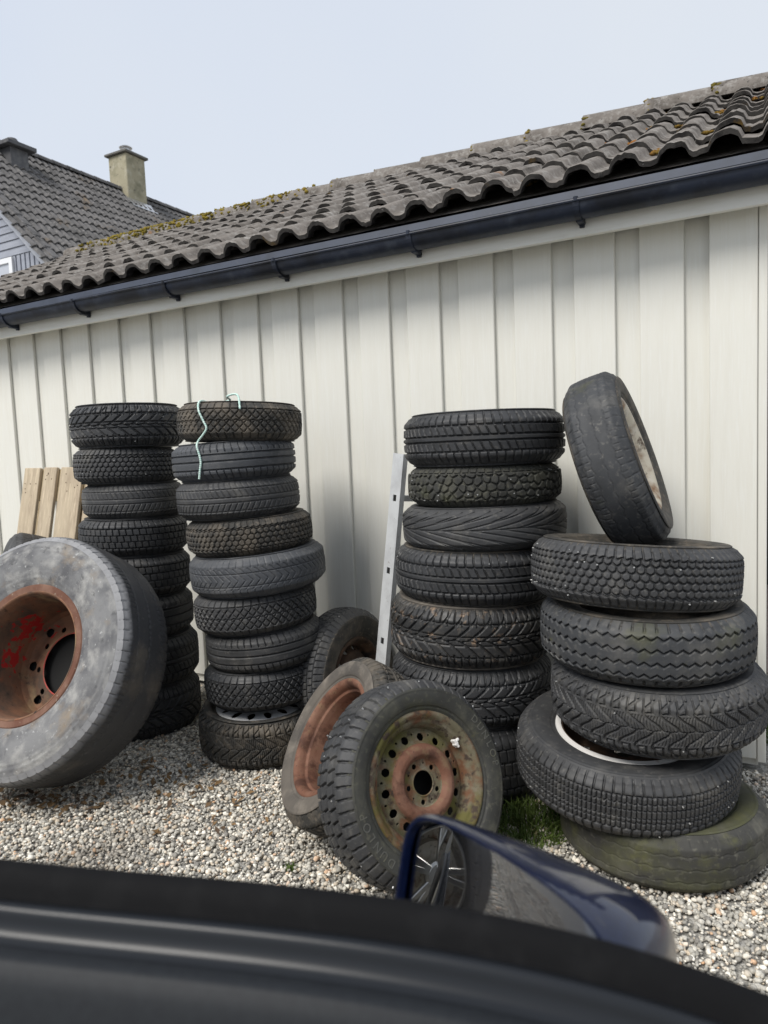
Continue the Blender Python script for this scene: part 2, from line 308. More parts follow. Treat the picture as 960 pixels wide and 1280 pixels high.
def ico():
    t = (1+5**.5)/2
    V = np.array([(-1, t, 0), (1, t, 0), (-1, -t, 0), (1, -t, 0), (0, -1, t), (0, 1, t), (0, -1, -t), (0, 1, -t), (t, 0, -1), (t, 0, 1), (-t, 0, -1), (-t, 0, 1)])
    F = np.array([(0, 11, 5), (0, 5, 1), (0, 1, 7), (0, 7, 10), (0, 10, 11), (1, 5, 9), (5, 11, 4), (11, 10, 2), (10, 7, 6), (7, 1, 8), (3, 9, 4), (3, 4, 2), (3, 2, 6), (3, 6, 8), (3, 8, 9), (4, 9, 5), (2, 4, 11), (6, 2, 10), (8, 6, 7), (9, 8, 1)])
    return V/np.linalg.norm(V[0]), F
def gravel(name, n, xlo, xhi, ylo, yhi, smin, smax, lift, seed):
    r = np.random.default_rng(seed); V0, F0 = ico()
    px, py = r.uniform(xlo, xhi, n), r.uniform(ylo, yhi, n)
    keep = np.ones(n, bool)
    # only the ground that is in sight of the car or a step beside it
    if yhi > 1: keep &= (py < D-.0+(px > .02)*4) & (py > .75-.2*px)
    px, py = px[keep], py[keep]; n = len(px)
    s = smin+(smax-smin)*r.random(n)**2.2
    q = r.normal(size=(n, 4)); q /= np.linalg.norm(q, axis=1, keepdims=True)
    V = np.repeat(V0[None], n, 0)*(1+r.normal(0, .16, (n, 12, 1)))*r.uniform(.6, 1.15, (n, 1, 3))
    w_, x, y, z = q.T
    R = np.stack([np.stack([1-2*(y*y+z*z), 2*(x*y-z*w_), 2*(x*z+y*w_)], 1), np.stack([2*(x*y+z*w_), 1-2*(x*x+z*z), 2*(y*z-x*w_)], 1), np.stack([2*(x*z-y*w_), 2*(y*z+x*w_), 1-2*(x*x+y*y)], 1)], 1)
    V = np.einsum('nij,nkj->nki', R, V)*s[:, None, None]; V[:, :, 2] *= .8
    V += np.stack([px, py, r.uniform(-.3, .8, n)*s*lift+.004*lump(px*3, py*3, 3)], 1)[:, None, :]
    F = (F0[None]+(np.arange(n)*12)[:, None, None]).reshape(-1, 3)
    o = mesh_obj(name, V.reshape(-1, 3), F, M_gravel)
    at = o.data.attributes.new('stone', 'FLOAT', 'POINT'); at.data.foreach_set('value', np.repeat(r.random(n).astype(np.float32), 12))
    return tag(o, 'pale crushed stone gravel spread over the yard', 'gravel', kind='stuff')
gravel('gravel', 210000, -3.9, 1.2, .55, 4.4, .0042, .0112, 1., 5)
gravel('gravel', 80000, -8.5, -.55, -3.6, .75, .008, .016, 1., 6)

# ------------------------------------------------------------------ garage
GARAGE = empty('garage', 'cream boarded garage with grey tiled roof and dark gutter behind the tyre stacks', 'garage', (-2.9, D, 0))
def gchild(mb, name, m, smooth=None, parent=GARAGE):
    return attach(mb.build(name, m, None, smooth), parent)
X0 = -.276; PER = .2551; XL = -5.95; ZT = 2.34
wl = MB()
wl.box((XL, D+.021, .02), (-.02, D+.06, ZT)); wl.box((XL, D+.06, .02), (XL+.08, 7.25, 2.2)); wl.box((-.10, D+.06, .02), (-.02, 7.25, 2.2)); wl.box((XL+.08, 7.17, .02), (-.10, 7.25, 2.2))
n = 0
while True:
    xr = X0-PER*n; xl = xr-.163
    if xl < XL: break
    j = random.uniform(-.003, .003)
    wl.box((xl+j, D-.0005*random.random(), .06+random.uniform(0, .012)), (xr+j, D+.0195, ZT-.01), bev=.003)
    n += 1
for x in (XL+.02, -.08):
    wl.add([(x, D+.06, 2.2), (x, 7.2, 2.2), (x, 5.13, 3.4)], [(0, 1, 2)])
gchild(wl, 'wall', M_wall)
cb = MB(); cb.box((-.188, D-.022, .06), (-.026, D+.018, ZT-.01), bev=.003); cb.box((-.024, D-.024, .05), (.006, D+.16, ZT-.01), bev=.003)
gchild(cb, 'corner_board', M_wall)
XR = .45
fa = MB(); fa.box((XL-.25, D-.125, 2.103), (XR, D-.1, 2.262), bev=.002); fa.box((XL-.25, D-.099, 2.135), (XR, D-.001, 2.15))
gchild(fa, 'fascia', M_trim)
sf = MB(); sf.box((XL-.2, D-.098, 2.152), (XR-.02, D-.0, 2.27)); gchild(sf, 'soffit', M_soffit)
# gutter: half round trough
gy, gr = D-.178, .054; gz = at_y(917, 211, D-.232)[2]
gu = MB(); prof = []
for k in range(13):
    a = math.pi+math.pi*k/12; prof.append((gy+gr*math.cos(a), gz+gr*math.sin(a)))
inner = [(gy+(gr-.003)*math.cos(math.pi+math.pi*k/12), gz+(gr-.003)*math.sin(math.pi+math.pi*k/12)) for k in range(12, -1, -1)]
loop = prof+inner
nx = 60; xsg = np.linspace(XL-.25, XR, nx)
V = [(x, y+.002*math.sin(x*2.1), z+.0025*math.sin(x*1.3)) for x in xsg for (y, z) in loop]; L_ = len(loop)
F_ = [(i*L_+k, i*L_+(k+1) % L_, (i+1)*L_+(k+1) % L_, (i+1)*L_+k) for i in range(nx-1) for k in range(L_)]
gu.add(V, F_)
gu.tube([(x, gy-gr-.003+.002*math.sin(x*2.1), gz+.002+.0025*math.sin(x*1.3)) for x in xsg], .0065, 8)
for xj in (-3.35, .3): gu.lathe([(gr+.004, -.05), (gr+.004, .05)], 40, M=Matrix.Translation((xj, gy, gz-.001)) @ Matrix.Rotation(math.pi/2, 4, 'Y') @ Matrix.Rotation(0, 4, 'Z')) if False else None
GUT = gchild(gu, 'gutter', M_gut, 40)
for (px, py) in ((3, 408), (92, 386), (205, 364), (343, 338), (511, 304), (720, 262), (1010, 200)):
    xb = at_y(px, py, gy-gr)[0]; b = MB()
    for k in range(11):
        a0 = math.radians(172+k*14)
        a1 = math.radians(172+(k+1)*14)
        V = []
        for a in (a0, a1):
            for rr in (gr+.002, gr+.0075):
                for dx in (-.011, .011): V.append((xb+dx, gy+rr*math.cos(a), gz+rr*math.sin(a)))
        b.add(V, [(0, 1, 3, 2), (4, 6, 7, 5), (0, 4, 5, 1), (2, 3, 7, 6), (0, 2, 6, 4), (1, 5, 7, 3)])
    b.box((xb-.012, gy-.01, gz-gr-.012), (xb+.012, D-.127, gz-gr+.012), bev=.002)
    b.box((xb-.009, D-.14, gz-gr-.02), (xb+.009, D-.127, gz+.03))
    b.tube([(xb, gy-gr-.006, gz+.012), (xb, gy-gr-.006, gz-.004)], .009, 8)
    o = gchild(b, 'gutter_bracket', M_gut, 40, GUT)
# eave flashing: metal apron that drops into the gutter
fl = MB(); zl1 = at_y(917, 195.5, D-.214)[2]; zl2 = at_y(917, 206.5, D-.222)[2]
pr = [(D-.02, zl1+.075), (D-.135, zl1+.022), (D-.205, zl1+.003), (D-.214, zl1), (D-.222, zl2), (D-.219, zl2-.001), (D-.21, zl1-.005), (D-.13, zl1+.014), (D-.02, zl1+.065)]
nx = 40; xsg = np.linspace(XL-.25, XR, nx); L_ = len(pr)
fl.add([(x, y, z+.0025*math.sin(x*1.7)) for x in xsg for y, z in pr], [(i*L_+k, (i+1)*L_+k, (i+1)*L_+(k+1) % L_, i*L_+(k+1) % L_) for i in range(nx-1) for k in range(L_)])
gchild(fl, 'eave_flashing', M_flash, 30)

def tile_field(name, m, O, ax, up, nrows, rowh, wave, x0, x1, H, seed, res=14, parent=None, lift=.022, thick=.02, edge=None):
    """overlapping rows of rolled concrete tiles on a slope: ax along the eave, up the slope"""
    O, ax, up = map(lambda v: np.array(v, float), (O, ax, up)); nrm = np.cross(ax, up); nrm *= np.sign(nrm[2])
    r = np.random.default_rng(seed); nx_ = int((x1-x0)/wave*res)+1; xs = np.linspace(x0, x1, nx_)
    tw = wave*2; Vs = []; Fs = []; base = 0
    ti = np.floor((xs-x0)/tw).astype(int)
    for k in range(nrows):
        js = r.normal(0, .005, ti.max()+1)[ti]; jz = r.normal(0, .0028, ti.max()+1)[ti]; tl = r.normal(0, .006, ti.max()+1)[ti]
        ph = (xs-x0)/wave % 1-.5
        c = np.abs(ph)/.31
        roll = H*np.sqrt(np.clip(1-np.minimum(c, 1)**2.2, 0, 1))
        pan = .006*np.clip((np.abs(ph)-.31)/.19, 0, 1)
        prof = roll-pan+jz+.0015*r.normal(size=nx_)
        s0 = k*rowh; rows = []
        for (ds, dz, mode) in ((.0, -thick, 1), (.0, -.002, 0), (.004, 0, 0), (rowh*.5, 0, 0), (rowh+.05, 0, 0)):
            s = s0+ds+js; hh = lift*(1-ds/(rowh+.05))+prof+dz+tl*(.5-ds/rowh)
            if mode == 1: hh = np.where(roll > .004, hh+0, hh)
            rows.append(O[None]+np.outer(xs, ax)+np.outer(s, up)+np.outer(hh, nrm))
        # bottom edge folded under so that the arch under every roll stays open
        b2 = O[None]+np.outer(xs, ax)+np.outer(s0+.05+js, up)+np.outer(lift*.86+prof-thick, nrm)
        rows = [b2]+rows
        V = np.vstack(rows); nr = len(rows)
        i = np.arange(nr-1)[:, None]*nx_+np.arange(nx_-1)[None]
        Fs.append((np.stack([i, i+1, i+1+nx_, i+nx_], -1).reshape(-1, 4))+base); Vs.append(V); base += len(V)
    fm = None
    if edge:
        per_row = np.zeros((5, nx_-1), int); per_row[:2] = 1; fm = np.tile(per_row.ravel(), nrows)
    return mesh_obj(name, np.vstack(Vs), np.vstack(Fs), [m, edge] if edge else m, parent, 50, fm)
TH = math.radians(25.5); ROWS, ROWH = 8, .327
OE = np.array([0, D-.2, at_y(917, 184, D-.2)[2]])
UPS = np.array([0, math.cos(TH), math.sin(TH)])
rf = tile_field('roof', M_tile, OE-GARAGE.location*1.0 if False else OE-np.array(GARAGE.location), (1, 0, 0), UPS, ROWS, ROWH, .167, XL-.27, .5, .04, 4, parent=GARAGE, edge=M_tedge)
RIDGE = OE+UPS*ROWS*ROWH+np.array([0, 0, .024])
dk = MB(); a = OE+np.array([0, .03, -.012]); b_ = RIDGE-np.array([0, 0, .03])
dk.add([(XL-.24, a[1], a[2]), (XR-.03, a[1], a[2]), (XR-.03, b_[1], b_[2]), (XL-.24, b_[1], b_[2])], [(0, 1, 2, 3)])
yb = 2*b_[1]-a[1]
dk.add([(XL-.24, b_[1]+.001, b_[2]+.02), (XR-.03, b_[1]+.001, b_[2]+.02), (XR-.03, yb, a[2]+.02), (XL-.24, yb, a[2]+.02)], [(0, 1, 2, 3)])
gchild(dk, 'roof_deck', M_tile)
# ridge caps: each one its own half round tile
xr = .52; k = 0
mo = []
while xr > XL-.25:
    ln = .415; b = MB(); V = []; nseg, na = 5, 13; jy, jz = random.uniform(-.006, .006), random.uniform(-.005, .005)
    for i in range(nseg):
        t = i/(nseg-1); r0 = .118+.012*t
        for q in range(na):
            a = math.radians(-8+196*q/(na-1)); V.append((xr-ln*t, RIDGE[1]+jy+r0*math.cos(a), RIDGE[2]-.035+jz+.85*r0*math.sin(a)+.012*t-.006))
    for i in range(nseg):
        t = i/(nseg-1); r0 = .102+.012*t
        for q in range(na):
            a = math.radians(-8+196*q/(na-1)); V.append((xr-ln*t, RIDGE[1]+jy+r0*math.cos(a), RIDGE[2]-.035+jz+.85*r0*math.sin(a)+.012*t-.006))
    o_ = nseg*na; F = []
    for i in range(nseg-1):
        for q in range(na-1):
            F.append((i*na+q, i*na+q+1, (i+1)*na+q+1, (i+1)*na+q)); F.append((o_+i*na+q, o_+(i+1)*na+q, o_+(i+1)*na+q+1, o_+i*na+q+1))
    for i in (0, nseg-1):
        for q in range(na-1): F.append((i*na+q, o_+i*na+q, o_+i*na+q+1, i*na+q+1))
    b.add(V, F); gchild(b, 'ridge_tile', M_tile, 40, rf); mo.append(xr); xr -= .4
# moss tufts on the roof
def moss_mesh(spots, seed):
    r = np.random.default_rng(seed); V0, F0 = ico(); Vs = []; Fs = []; b = 0
    for (p, s, fl_) in spots:
        v = V0*(1+r.normal(0, .22, (12, 1)))*np.array([1, 1, fl_])*s+p; Vs.append(v); Fs.append(F0+b); b += 12
    return np.vstack(Vs), np.vstack(Fs)
sp = []; spr = []
for x in mo:
    m_ = 4 if x > -3.2 else 45
    for i in range(random.randint(m_, m_*4)):
        a = math.radians(random.uniform(70, 215)); r0 = .128
        dx = random.gauss(0, .013) if x > -3.4 else random.uniform(-.2, .2)
        spr.append((np.array([x+dx, RIDGE[1]+r0*math.cos(a), RIDGE[2]-.035+.85*r0*math.sin(a)]), random.uniform(.006, .02), .8))
UPN = np.array([0, -math.sin(TH), math.cos(TH)])
for i in range(420):
    k = random.randint(0, ROWS-1); wv = random.randint(-36, 2)
    if (wv*7+k*13) % 5 > 1: continue
    base = XL-.27+round((wv*.167-(XL-.27))/.167)*.167
    p = OE+np.array([base+random.gauss(0, .03), 0, 0])+UPS*(k*ROWH+ROWH*random.uniform(.55, .98))+UPN*.008
    for q in range(9): sp.append((p+np.array([random.gauss(0, .016), 0, 0])+UPS*random.gauss(0, .02)+UPN*random.uniform(0, .004), random.uniform(.006, .015), .6))
M_moss2 = mat('ridge_moss', (.22, .17, .03), [((.12, .1, .025), 12, .42, .6, 5), ((.3, .21, .06), 9, .52, .7, 4)], rough=1., bump=((150, 1., .004),), spec=.1)
Vm, Fm = moss_mesh(spr, 5)
o = mesh_obj('moss', Vm, Fm, M_moss2, None, 179); attach(o, rf); tag(o, kind='stuff')
Vm, Fm = moss_mesh(sp, 3)
o = mesh_obj('moss', Vm, Fm, M_moss, None, 179); attach(o, rf); tag(o, kind='stuff')

# ------------------------------------------------------------------ neighbour's house
AP = at_y(-87, 149, 9.); LO = at_y(66, 325, 9.)
sl = np.array([LO[0]-AP[0], 0, LO[2]-AP[2]]); sl /= np.linalg.norm(sl); SLEN = (AP[2]-2.6)/-sl[2]
HB = np.array([AP[0], 9.25, 0.])
HOUSE = empty('house', 'pale blue grey neighbouring house with steep dark tiled roof beyond the garage', 'house', tuple(HB))
def hchild(mb, name, m, smooth=None, parent=HOUSE):
    o = mb.build(name, m, None, smooth); return attach(o, parent)
E = AP+sl*SLEN; YE = 21.
hw = MB(); wall_x = E[0]-.5
zt_ = lambda x: AP[2]-abs(x-AP[0])*(-sl[2]/sl[0])-.16
# gable siding: horizontal boards above the window head, vertical slats below
hw.add([(2*AP[0]-wall_x, 9.3, 0), (wall_x, 9.3, 0), (wall_x, 9.3, zt_(wall_x)), (AP[0], 9.3, zt_(AP[0])), (2*AP[0]-wall_x, 9.3, zt_(wall_x))], [(0, 1, 2, 3, 4)])
hw.add([(wall_x, 9.3, 0), (wall_x, YE-.3, 0), (wall_x, YE-.3, zt_(wall_x)), (wall_x, 9.3, zt_(wall_x))], [(0, 1, 2, 3)])
ZH = at_y(15, 319, 9.25)[2]
z = ZH
while z < AP[2]-.4:
    xe = AP[0]+(AP[2]-.2-z-.15)*(sl[0]/-sl[2])
    hw.add([(AP[0]-1, 9.285, z), (xe, 9.285, z), (xe, 9.27, z), (AP[0]-1, 9.27, z), (AP[0]-1, 9.292, z+.145), (xe-.13, 9.292, z+.145)], [(0, 1, 2, 3), (3, 2, 5, 4)]); z += .15
x = AP[0]-.5
while x < wall_x:
    ztop = min(ZH-.02, zt_(x+.1)); hw.box((x, 9.27, .1), (x+.095, 9.298, ztop)); x += .135
hchild(hw, 'wall', M_siding)
hb = MB()
for sgn in (1, -1):
    d = np.array([sl[0]*sgn, 0, sl[2]])
    a, b = AP+d*-.05, AP+d*SLEN; dn = np.array([0, 0, -1.]); t_ = .23/abs(sl[0])
    V = [(p[0], y, p[2]+q) for p in (a, b) for y in (8.99, 9.25) for q in (-.03, -t_)]
    hb.add(V, [(0, 1, 5, 4), (2, 6, 7, 3), (0, 4, 6, 2), (1, 3, 7, 5), (0, 2, 3, 1), (4, 5, 7, 6)])
hchild(hb, 'barge_board', M_barge)
nr = int(SLEN/.335)
up = -sl
hr = tile_field('roof', M_tile_far, E-HB+np.array([0, 0, 0]), (0, 1, 0), up, nr, SLEN/nr, .167, -.29, YE-9.25, .042, 9, res=8, parent=HOUSE, lift=.045, thick=.03)
hd = MB(); off = np.array([-sl[2], 0, sl[0]])*-.02
a, b = E+off, AP+off; hd.add([(a[0], 9.0, a[2]), (a[0], YE, a[2]), (b[0], YE, b[2]), (b[0], 9.0, b[2])], [(0, 1, 2, 3)])
b2 = np.array([2*AP[0]-E[0], 0, E[2]]); hd.add([(b[0], 9.0, b[2]+.03), (b[0], YE, b[2]+.03), (b2[0], YE, b2[2]), (b2[0], 9.0, b2[2])], [(0, 1, 2, 3)])
hchild(hd, 'roof_deck', M_tile_far)
# verge tiles along the gable edge
vt = MB()
for k in range(nr):
    p = AP+sl*(SLEN*(k+.02)/nr); q = AP+sl*(SLEN*(k+1.08)/nr)
    V = []
    for pt, l in ((p, .07), (q, .1)):
        for (dy, dz) in ((-.035, l+.02), (.14, l+.02), (.14, l-.02), (-.02, l-.02), (-.02, l-.09), (-.035, l-.09)):
            V.append((pt[0], 8.97+dy, pt[2]+dz))
    vt.add(V, [(i, (i+1) % 6, 6+(i+1) % 6, 6+i) for i in range(6)]+[(0, 5, 4, 3, 2, 1), (6, 7, 8, 9, 10, 11)])
hchild(vt, 'verge_tile', M_tile_far, None, hr)
rc = MB(); y = 8.95
while y < YE:
    V = []
    for t in range(2):
        for q in range(9):
            a = math.radians(-10+200*q/8); r0 = .13-.012*t; V.append((AP[0]+r0*math.cos(a), y+.43*t, AP[2]+.02+r0*.8*math.sin(a)))
    rc.add(V, [(q, q+1, 9+q+1, 9+q) for q in range(8)]); y += .4
hchild(rc, 'ridge', M_tile_far, 40, hr)
ys = np.linspace(9, 20, 1000); cy_ = ys[np.argmin([abs(proj((AP[0], y, AP[2]))[0]-161) for y in ys])]
ch = MB(); cw = .32; zt = AP[2]+.90
ch.box((AP[0]-cw, cy_-cw, AP[2]-1.2), (AP[0]+cw, cy_+cw, zt), bev=.015); CH = hchild(ch, 'chimney', M_chim, None, HOUSE)
c = MB(); c.box((AP[0]-cw-.07, cy_-cw-.07, zt+.001), (AP[0]+cw+.07, cy_+cw+.07, zt+.06), bev=.01); hchild(c, 'chimney_cap', M_chimcap, None, CH)
c = MB(); Mt = Matrix.Translation((AP[0], cy_, zt+.06)); c.lathe([(.12, 0), (.12, .14), (.105, .15), (.105, .19), (.16, .2), (.17, .215), (.12, .25), (.0, .26)], 24, M=Mt); hchild(c, 'flue_pipe', M_flue, 40, CH)
c = MB()
for (x0_, x1_) in ((cw, cw+.28),):
    z0 = AP[2]-(cw)*(-sl[2]/sl[0])+.09; z1 = AP[2]-(cw+.28)*(-sl[2]/sl[0])+.09
    c.add([(AP[0]+x0_, cy_-cw-.1, z0), (AP[0]+x1_, cy_-cw-.1, z1), (AP[0]+x1_, cy_+cw+.1, z1), (AP[0]+x0_, cy_+cw+.1, z0)], [(0, 1, 2, 3)])
hchild(c, 'chimney_flashing', M_flue, None, CH)
# small clad vent on the slope
nrm_ = np.array([-sl[2], 0, sl[0]]); rr_ = ray(26, 214); tt = ((AP-[0, 0, EYE])@nrm_)/(rr_@nrm_); vp = rr_*tt+[0, 0, EYE]
vpx = np.linalg.norm(vp[:2])/FPX; vw = .21
v = MB(); v.box((vp[0]-2*vw, vp[1]-vw, vp[2]-.5), (vp[0], vp[1]+vw, vp[2]+.46), bev=.01); VN = hchild(v, 'roof_vent', M_vent)
v = MB(); v.box((vp[0]-2*vw-.13, vp[1]-vw-.13, vp[2]+.461), (vp[0]+.13, vp[1]+vw+.13, vp[2]+.55), bev=.01); v.lathe([(.14, 0), (.14, .1), (.1, .16), (0, .17)], 20, M=Matrix.Translation((vp[0]-vw, vp[1], vp[2]+.55))); hchild(v, 'vent_cap', M_vent, 40, VN)
wa, wb = at_y(-60, 330, 9.26), at_y(19, 352, 9.26); ztop = at_y(12, 321, 9.26)[2]-.02
wf = MB(); x0_, x1_, z0_, z1_ = wa[0], wb[0], ztop-1.3, ztop
for (lo, hi) in (((x0_, z0_), (x0_+.1, z1_)), ((x1_-.1, z0_), (x1_, z1_)), ((x0_+.1, z1_-.1), (x1_-.1, z1_)), ((x0_+.1, z0_), (x1_-.1, z0_+.1)), (((x0_+x1_)/2-.04, z0_+.1), ((x0_+x1_)/2+.04, z1_-.1))):
    wf.box((lo[0], 9.22, lo[1]), (hi[0], 9.268, hi[1]))
WN = hchild(wf, 'window', M_winframe)
wp = MB(); wp.box((x0_+.1, 9.25, z0_+.1), (x1_-.1, 9.26, z1_-.1)); hchild(wp, 'pane', M_glass, None, WN)

# ------------------------------------------------------------------ dark shed and paving seen past the garage corner
SH = empty('garden_shed', 'dark stained shed just visible past the right corner of the garage', 'shed', (1.4, 7.6, 0))
s = MB(); s.box((.009, 7.0, 0), (2.8, 8.4, 2.35))
for i in range(18): s.box((.009+i*.154, 6.982, .05), (.009+i*.154+.14, 6.999, 2.3))
o = s.build('wall', M_shed, None); attach(o, SH)
s = MB(); s.box((.0, 6.8, 2.36), (2.95, 8.6, 2.46)); s.box((.02, 6.95, 2.47), (2.9, 8.5, 2.6)); o = s.build('roof', M_trim, None); attach(o, SH)
s = MB(); s.box((.012, 4.35, -.02), (3.5, 6.97, .004)); tag(s.build('paved_path', M_brick), kind='structure')

# ------------------------------------------------------------------ tyres
def per(x): return (x+.5) % 1-.5
def G(d, w_, soft=.0024): return np.clip((np.abs(d)-w_*.5)/soft+.5, 0, 1)
def cells(u, v, circ, su, sv, jit, seed, gap):
    nu = max(8, int(round(circ/su))); su = circ/nu; r = np.random.default_rng(seed)
    i0 = np.floor(u/su).astype(int); j0 = np.floor(v/sv).astype(int)
    ju = r.uniform(-jit, jit, (nu, 64)); jv = r.uniform(-jit, jit, (nu, 64))
    d1 = np.full(u.shape, 9.); d2 = np.full(u.shape, 9.)
    for di in (-1, 0, 1, 2):
        for dj in (-2, -1, 0, 1, 2):
            i = i0+di; j = j0+dj
            cu = (i+.5*(j % 2)+ju[i % nu, j % 64])*su; cv = (j+.5+jv[i % nu, j % 64])*sv
            d = np.hypot(u-cu, v-cv); m = d < d1
            d2 = np.where(m, d1, np.minimum(d2, d)); d1 = np.where(m, d, d1)
    return G((d2-d1)*.5, gap)
def tread_h(kind, u, v, tw, circ, seed):
    """tread relief, 0 in a groove and 1 on a block; u metres round the tyre, v -1..1 across"""
    a = np.abs(v); vm_ = v*tw; sg = np.sign(v)
    def pitch(p): return circ/max(1, round(circ/p))
    def lat(p, slope, w_, off=0., rngv=None, curve=None):
        p = pitch(p); ph = u/p+off+(slope*v if curve is None else curve)
        dph = (slope if curve is None else np.gradient(curve, axis=1)/np.maximum(np.gradient(v, axis=1), 1e-6))*p/tw
        h = G(per(ph)*p/np.sqrt(1+dph**2), w_)
        if rngv is not None: h = np.where((v > rngv[0]) & (v < rngv[1]), h, 1)
        return h
    def circm(v0, w_, zig=0, p=.03):
        p = pitch(p); z_ = zig*(2*np.abs(per(u/p))*2-1) if zig else 0
        return G(vm_-v0*tw-z_, w_)
    one = np.ones_like(u)
    if kind == 'arrow':
        c = 1.7*(1-a)**1.4+.5*(v < 0)
        h = lat(.052, 0, .007, curve=c); h = np.minimum(h, np.where(a > .5, lat(.026, .0, .005, .2), 1))
        h = np.minimum(h, np.minimum(circm(.62, .006), circm(-.62, .006))); h = np.minimum(h, np.where(a < .5, G(vm_-sg*.16*tw, .004), 1))
        return h
    if kind == 'block':
        h = np.minimum.reduce([circm(x, .006) for x in (-.55, -.12, .12, .55)])
        h = np.minimum(h, np.where(a > .55, lat(.03, .25*1, .006), 1)); h = np.minimum(h, np.where(a < .12, 1, np.where(a < .55, lat(.03, 1.3, .005, .4+.5*(v < 0)), 1)))
        return h
    if kind == 'blockwide':
        h = np.minimum.reduce([circm(x, .007) for x in (-.5, .0, .5)])
        return np.minimum(h, np.where(a > .5, lat(.034, .3, .007, .5*(v < 0)), lat(.034, .9, .0055, .25+.4*(v < 0))))
    if kind == 'zigzag':
        h = np.minimum.reduce([circm(x, .0065, .0055, .034) for x in (-.68, -.25, .22, .66)])
        return np.minimum(h, np.where(a > .86, lat(.034, 0, .007, .5), 1))
    if kind == 'hex':
        h = cells(u, vm_+.3, circ, .026, .021, .05, seed, .005)
        hs = lat(.026, .35, .006); h = np.where(a > .66, hs, h); return np.minimum(h, np.minimum(circm(.68, .005, .003, .026), circm(-.68, .005, .003, .026)))
    if kind == 'rib':
        h = np.minimum.reduce([circm(x, .006) for x in (-.5, 0., .42)])
        return np.minimum(h, np.where(a > .54, lat(.03, .5, .0035), 1))
    if kind == 'chevron':
        h = lat(.024, 0, .0042, curve=1.5*a); h = np.maximum(h, G(a*tw-.0, .008)*0+np.where(a < .12, 1., 0)); h = np.minimum(h, np.minimum(circm(.16, .0045), circm(-.16, .0045)))
        return np.minimum(h, np.minimum(circm(.66, .0035), circm(-.66, .0035)))
    if kind == 'herring':
        h = lat(.03, 0, .0035, curve=2.3*np.abs(v+.1)); h = np.minimum(h, np.minimum(circm(-.45, .004), circm(.3, .004)))
        return np.where(a > .6, np.minimum(lat(.03, .15, .0035), 1), h)
    if kind == 'crackle':
        h = cells(u, vm_+.3, circ, .034, .026, .3, seed, .0055); return np.where(a > .78, np.minimum(lat(.03, .1, .006), circm(.8, .005)), h)
    if kind == 'sport':
        c = 2.6*(1-a)**1.2+.5*(v < 0); h = lat(.105, 0, .0045, curve=c)
        h = np.minimum(h, np.where(a > .45, lat(.105, 0, .004, .45, curve=c*.75), 1)); return np.minimum(h, G(vm_-.02*tw, .003))
    if kind == 'star':
        c = .9*np.abs(per(v*.9+.25))*2; h = lat(.045, 0, .006, curve=1.1*np.sin(v*2.6)**2+.5*(v < 0))
        h = np.minimum(h, np.where(a > .55, np.minimum(lat(.0225, .2, .005), G(vm_-sg*.55*tw-.004*np.sin(u/pitch(.045)*2*np.pi), .005)), 1))
        k = np.where(a < .5, .45+.55*lat(.0085, 0, .002, curve=.6*np.sin(v*6)), 1); return np.minimum(h, k)
    if kind == 'diamond':
        h = np.minimum(lat(.034, 1.9, .0045), lat(.034, -1.9, .0045, .3)); h = np.where(a > .7, lat(.034, .2, .005), h); return np.minimum(h, np.minimum(circm(.0, .0035, .004, .034), circm(.7, .003)))
    if kind == 'scallop':
        h = np.minimum.reduce([circm(x, .0045, .0, .03) for x in (-.15, .15)]); p = pitch(.028)
        for x in (-.62, -.36, .36, .62): h = np.minimum(h, G(vm_-x*tw-.004*np.abs(np.sin(u/p*np.pi)), .0045))
        return np.minimum(h, np.where(a > .62, lat(.028, 0, .0055), lat(.014, 0, .0032, rngv=(-.62, .62))))
    if kind == 'worn':
        h = np.minimum.reduce([circm(x, .003, .003, .045) for x in (-.5, 0, .5)]); h = .45+.55*h
        return np.minimum(h, np.where(a > .8, .3+.7*lat(.04, 0, .005), np.where(a > .5, .5+.5*lat(.022, .2, .002), 1)))
    if kind == 'brickwork':
        h = np.minimum.reduce([circm(x, .004) for x in (-.6, -.2, .2, .6)])
        return np.minimum(h, np.where(a > .6, lat(.03, .3, .0055), np.where(a > .2, lat(.03, .4, .004, .5), lat(.03, .4, .004))))
    return one

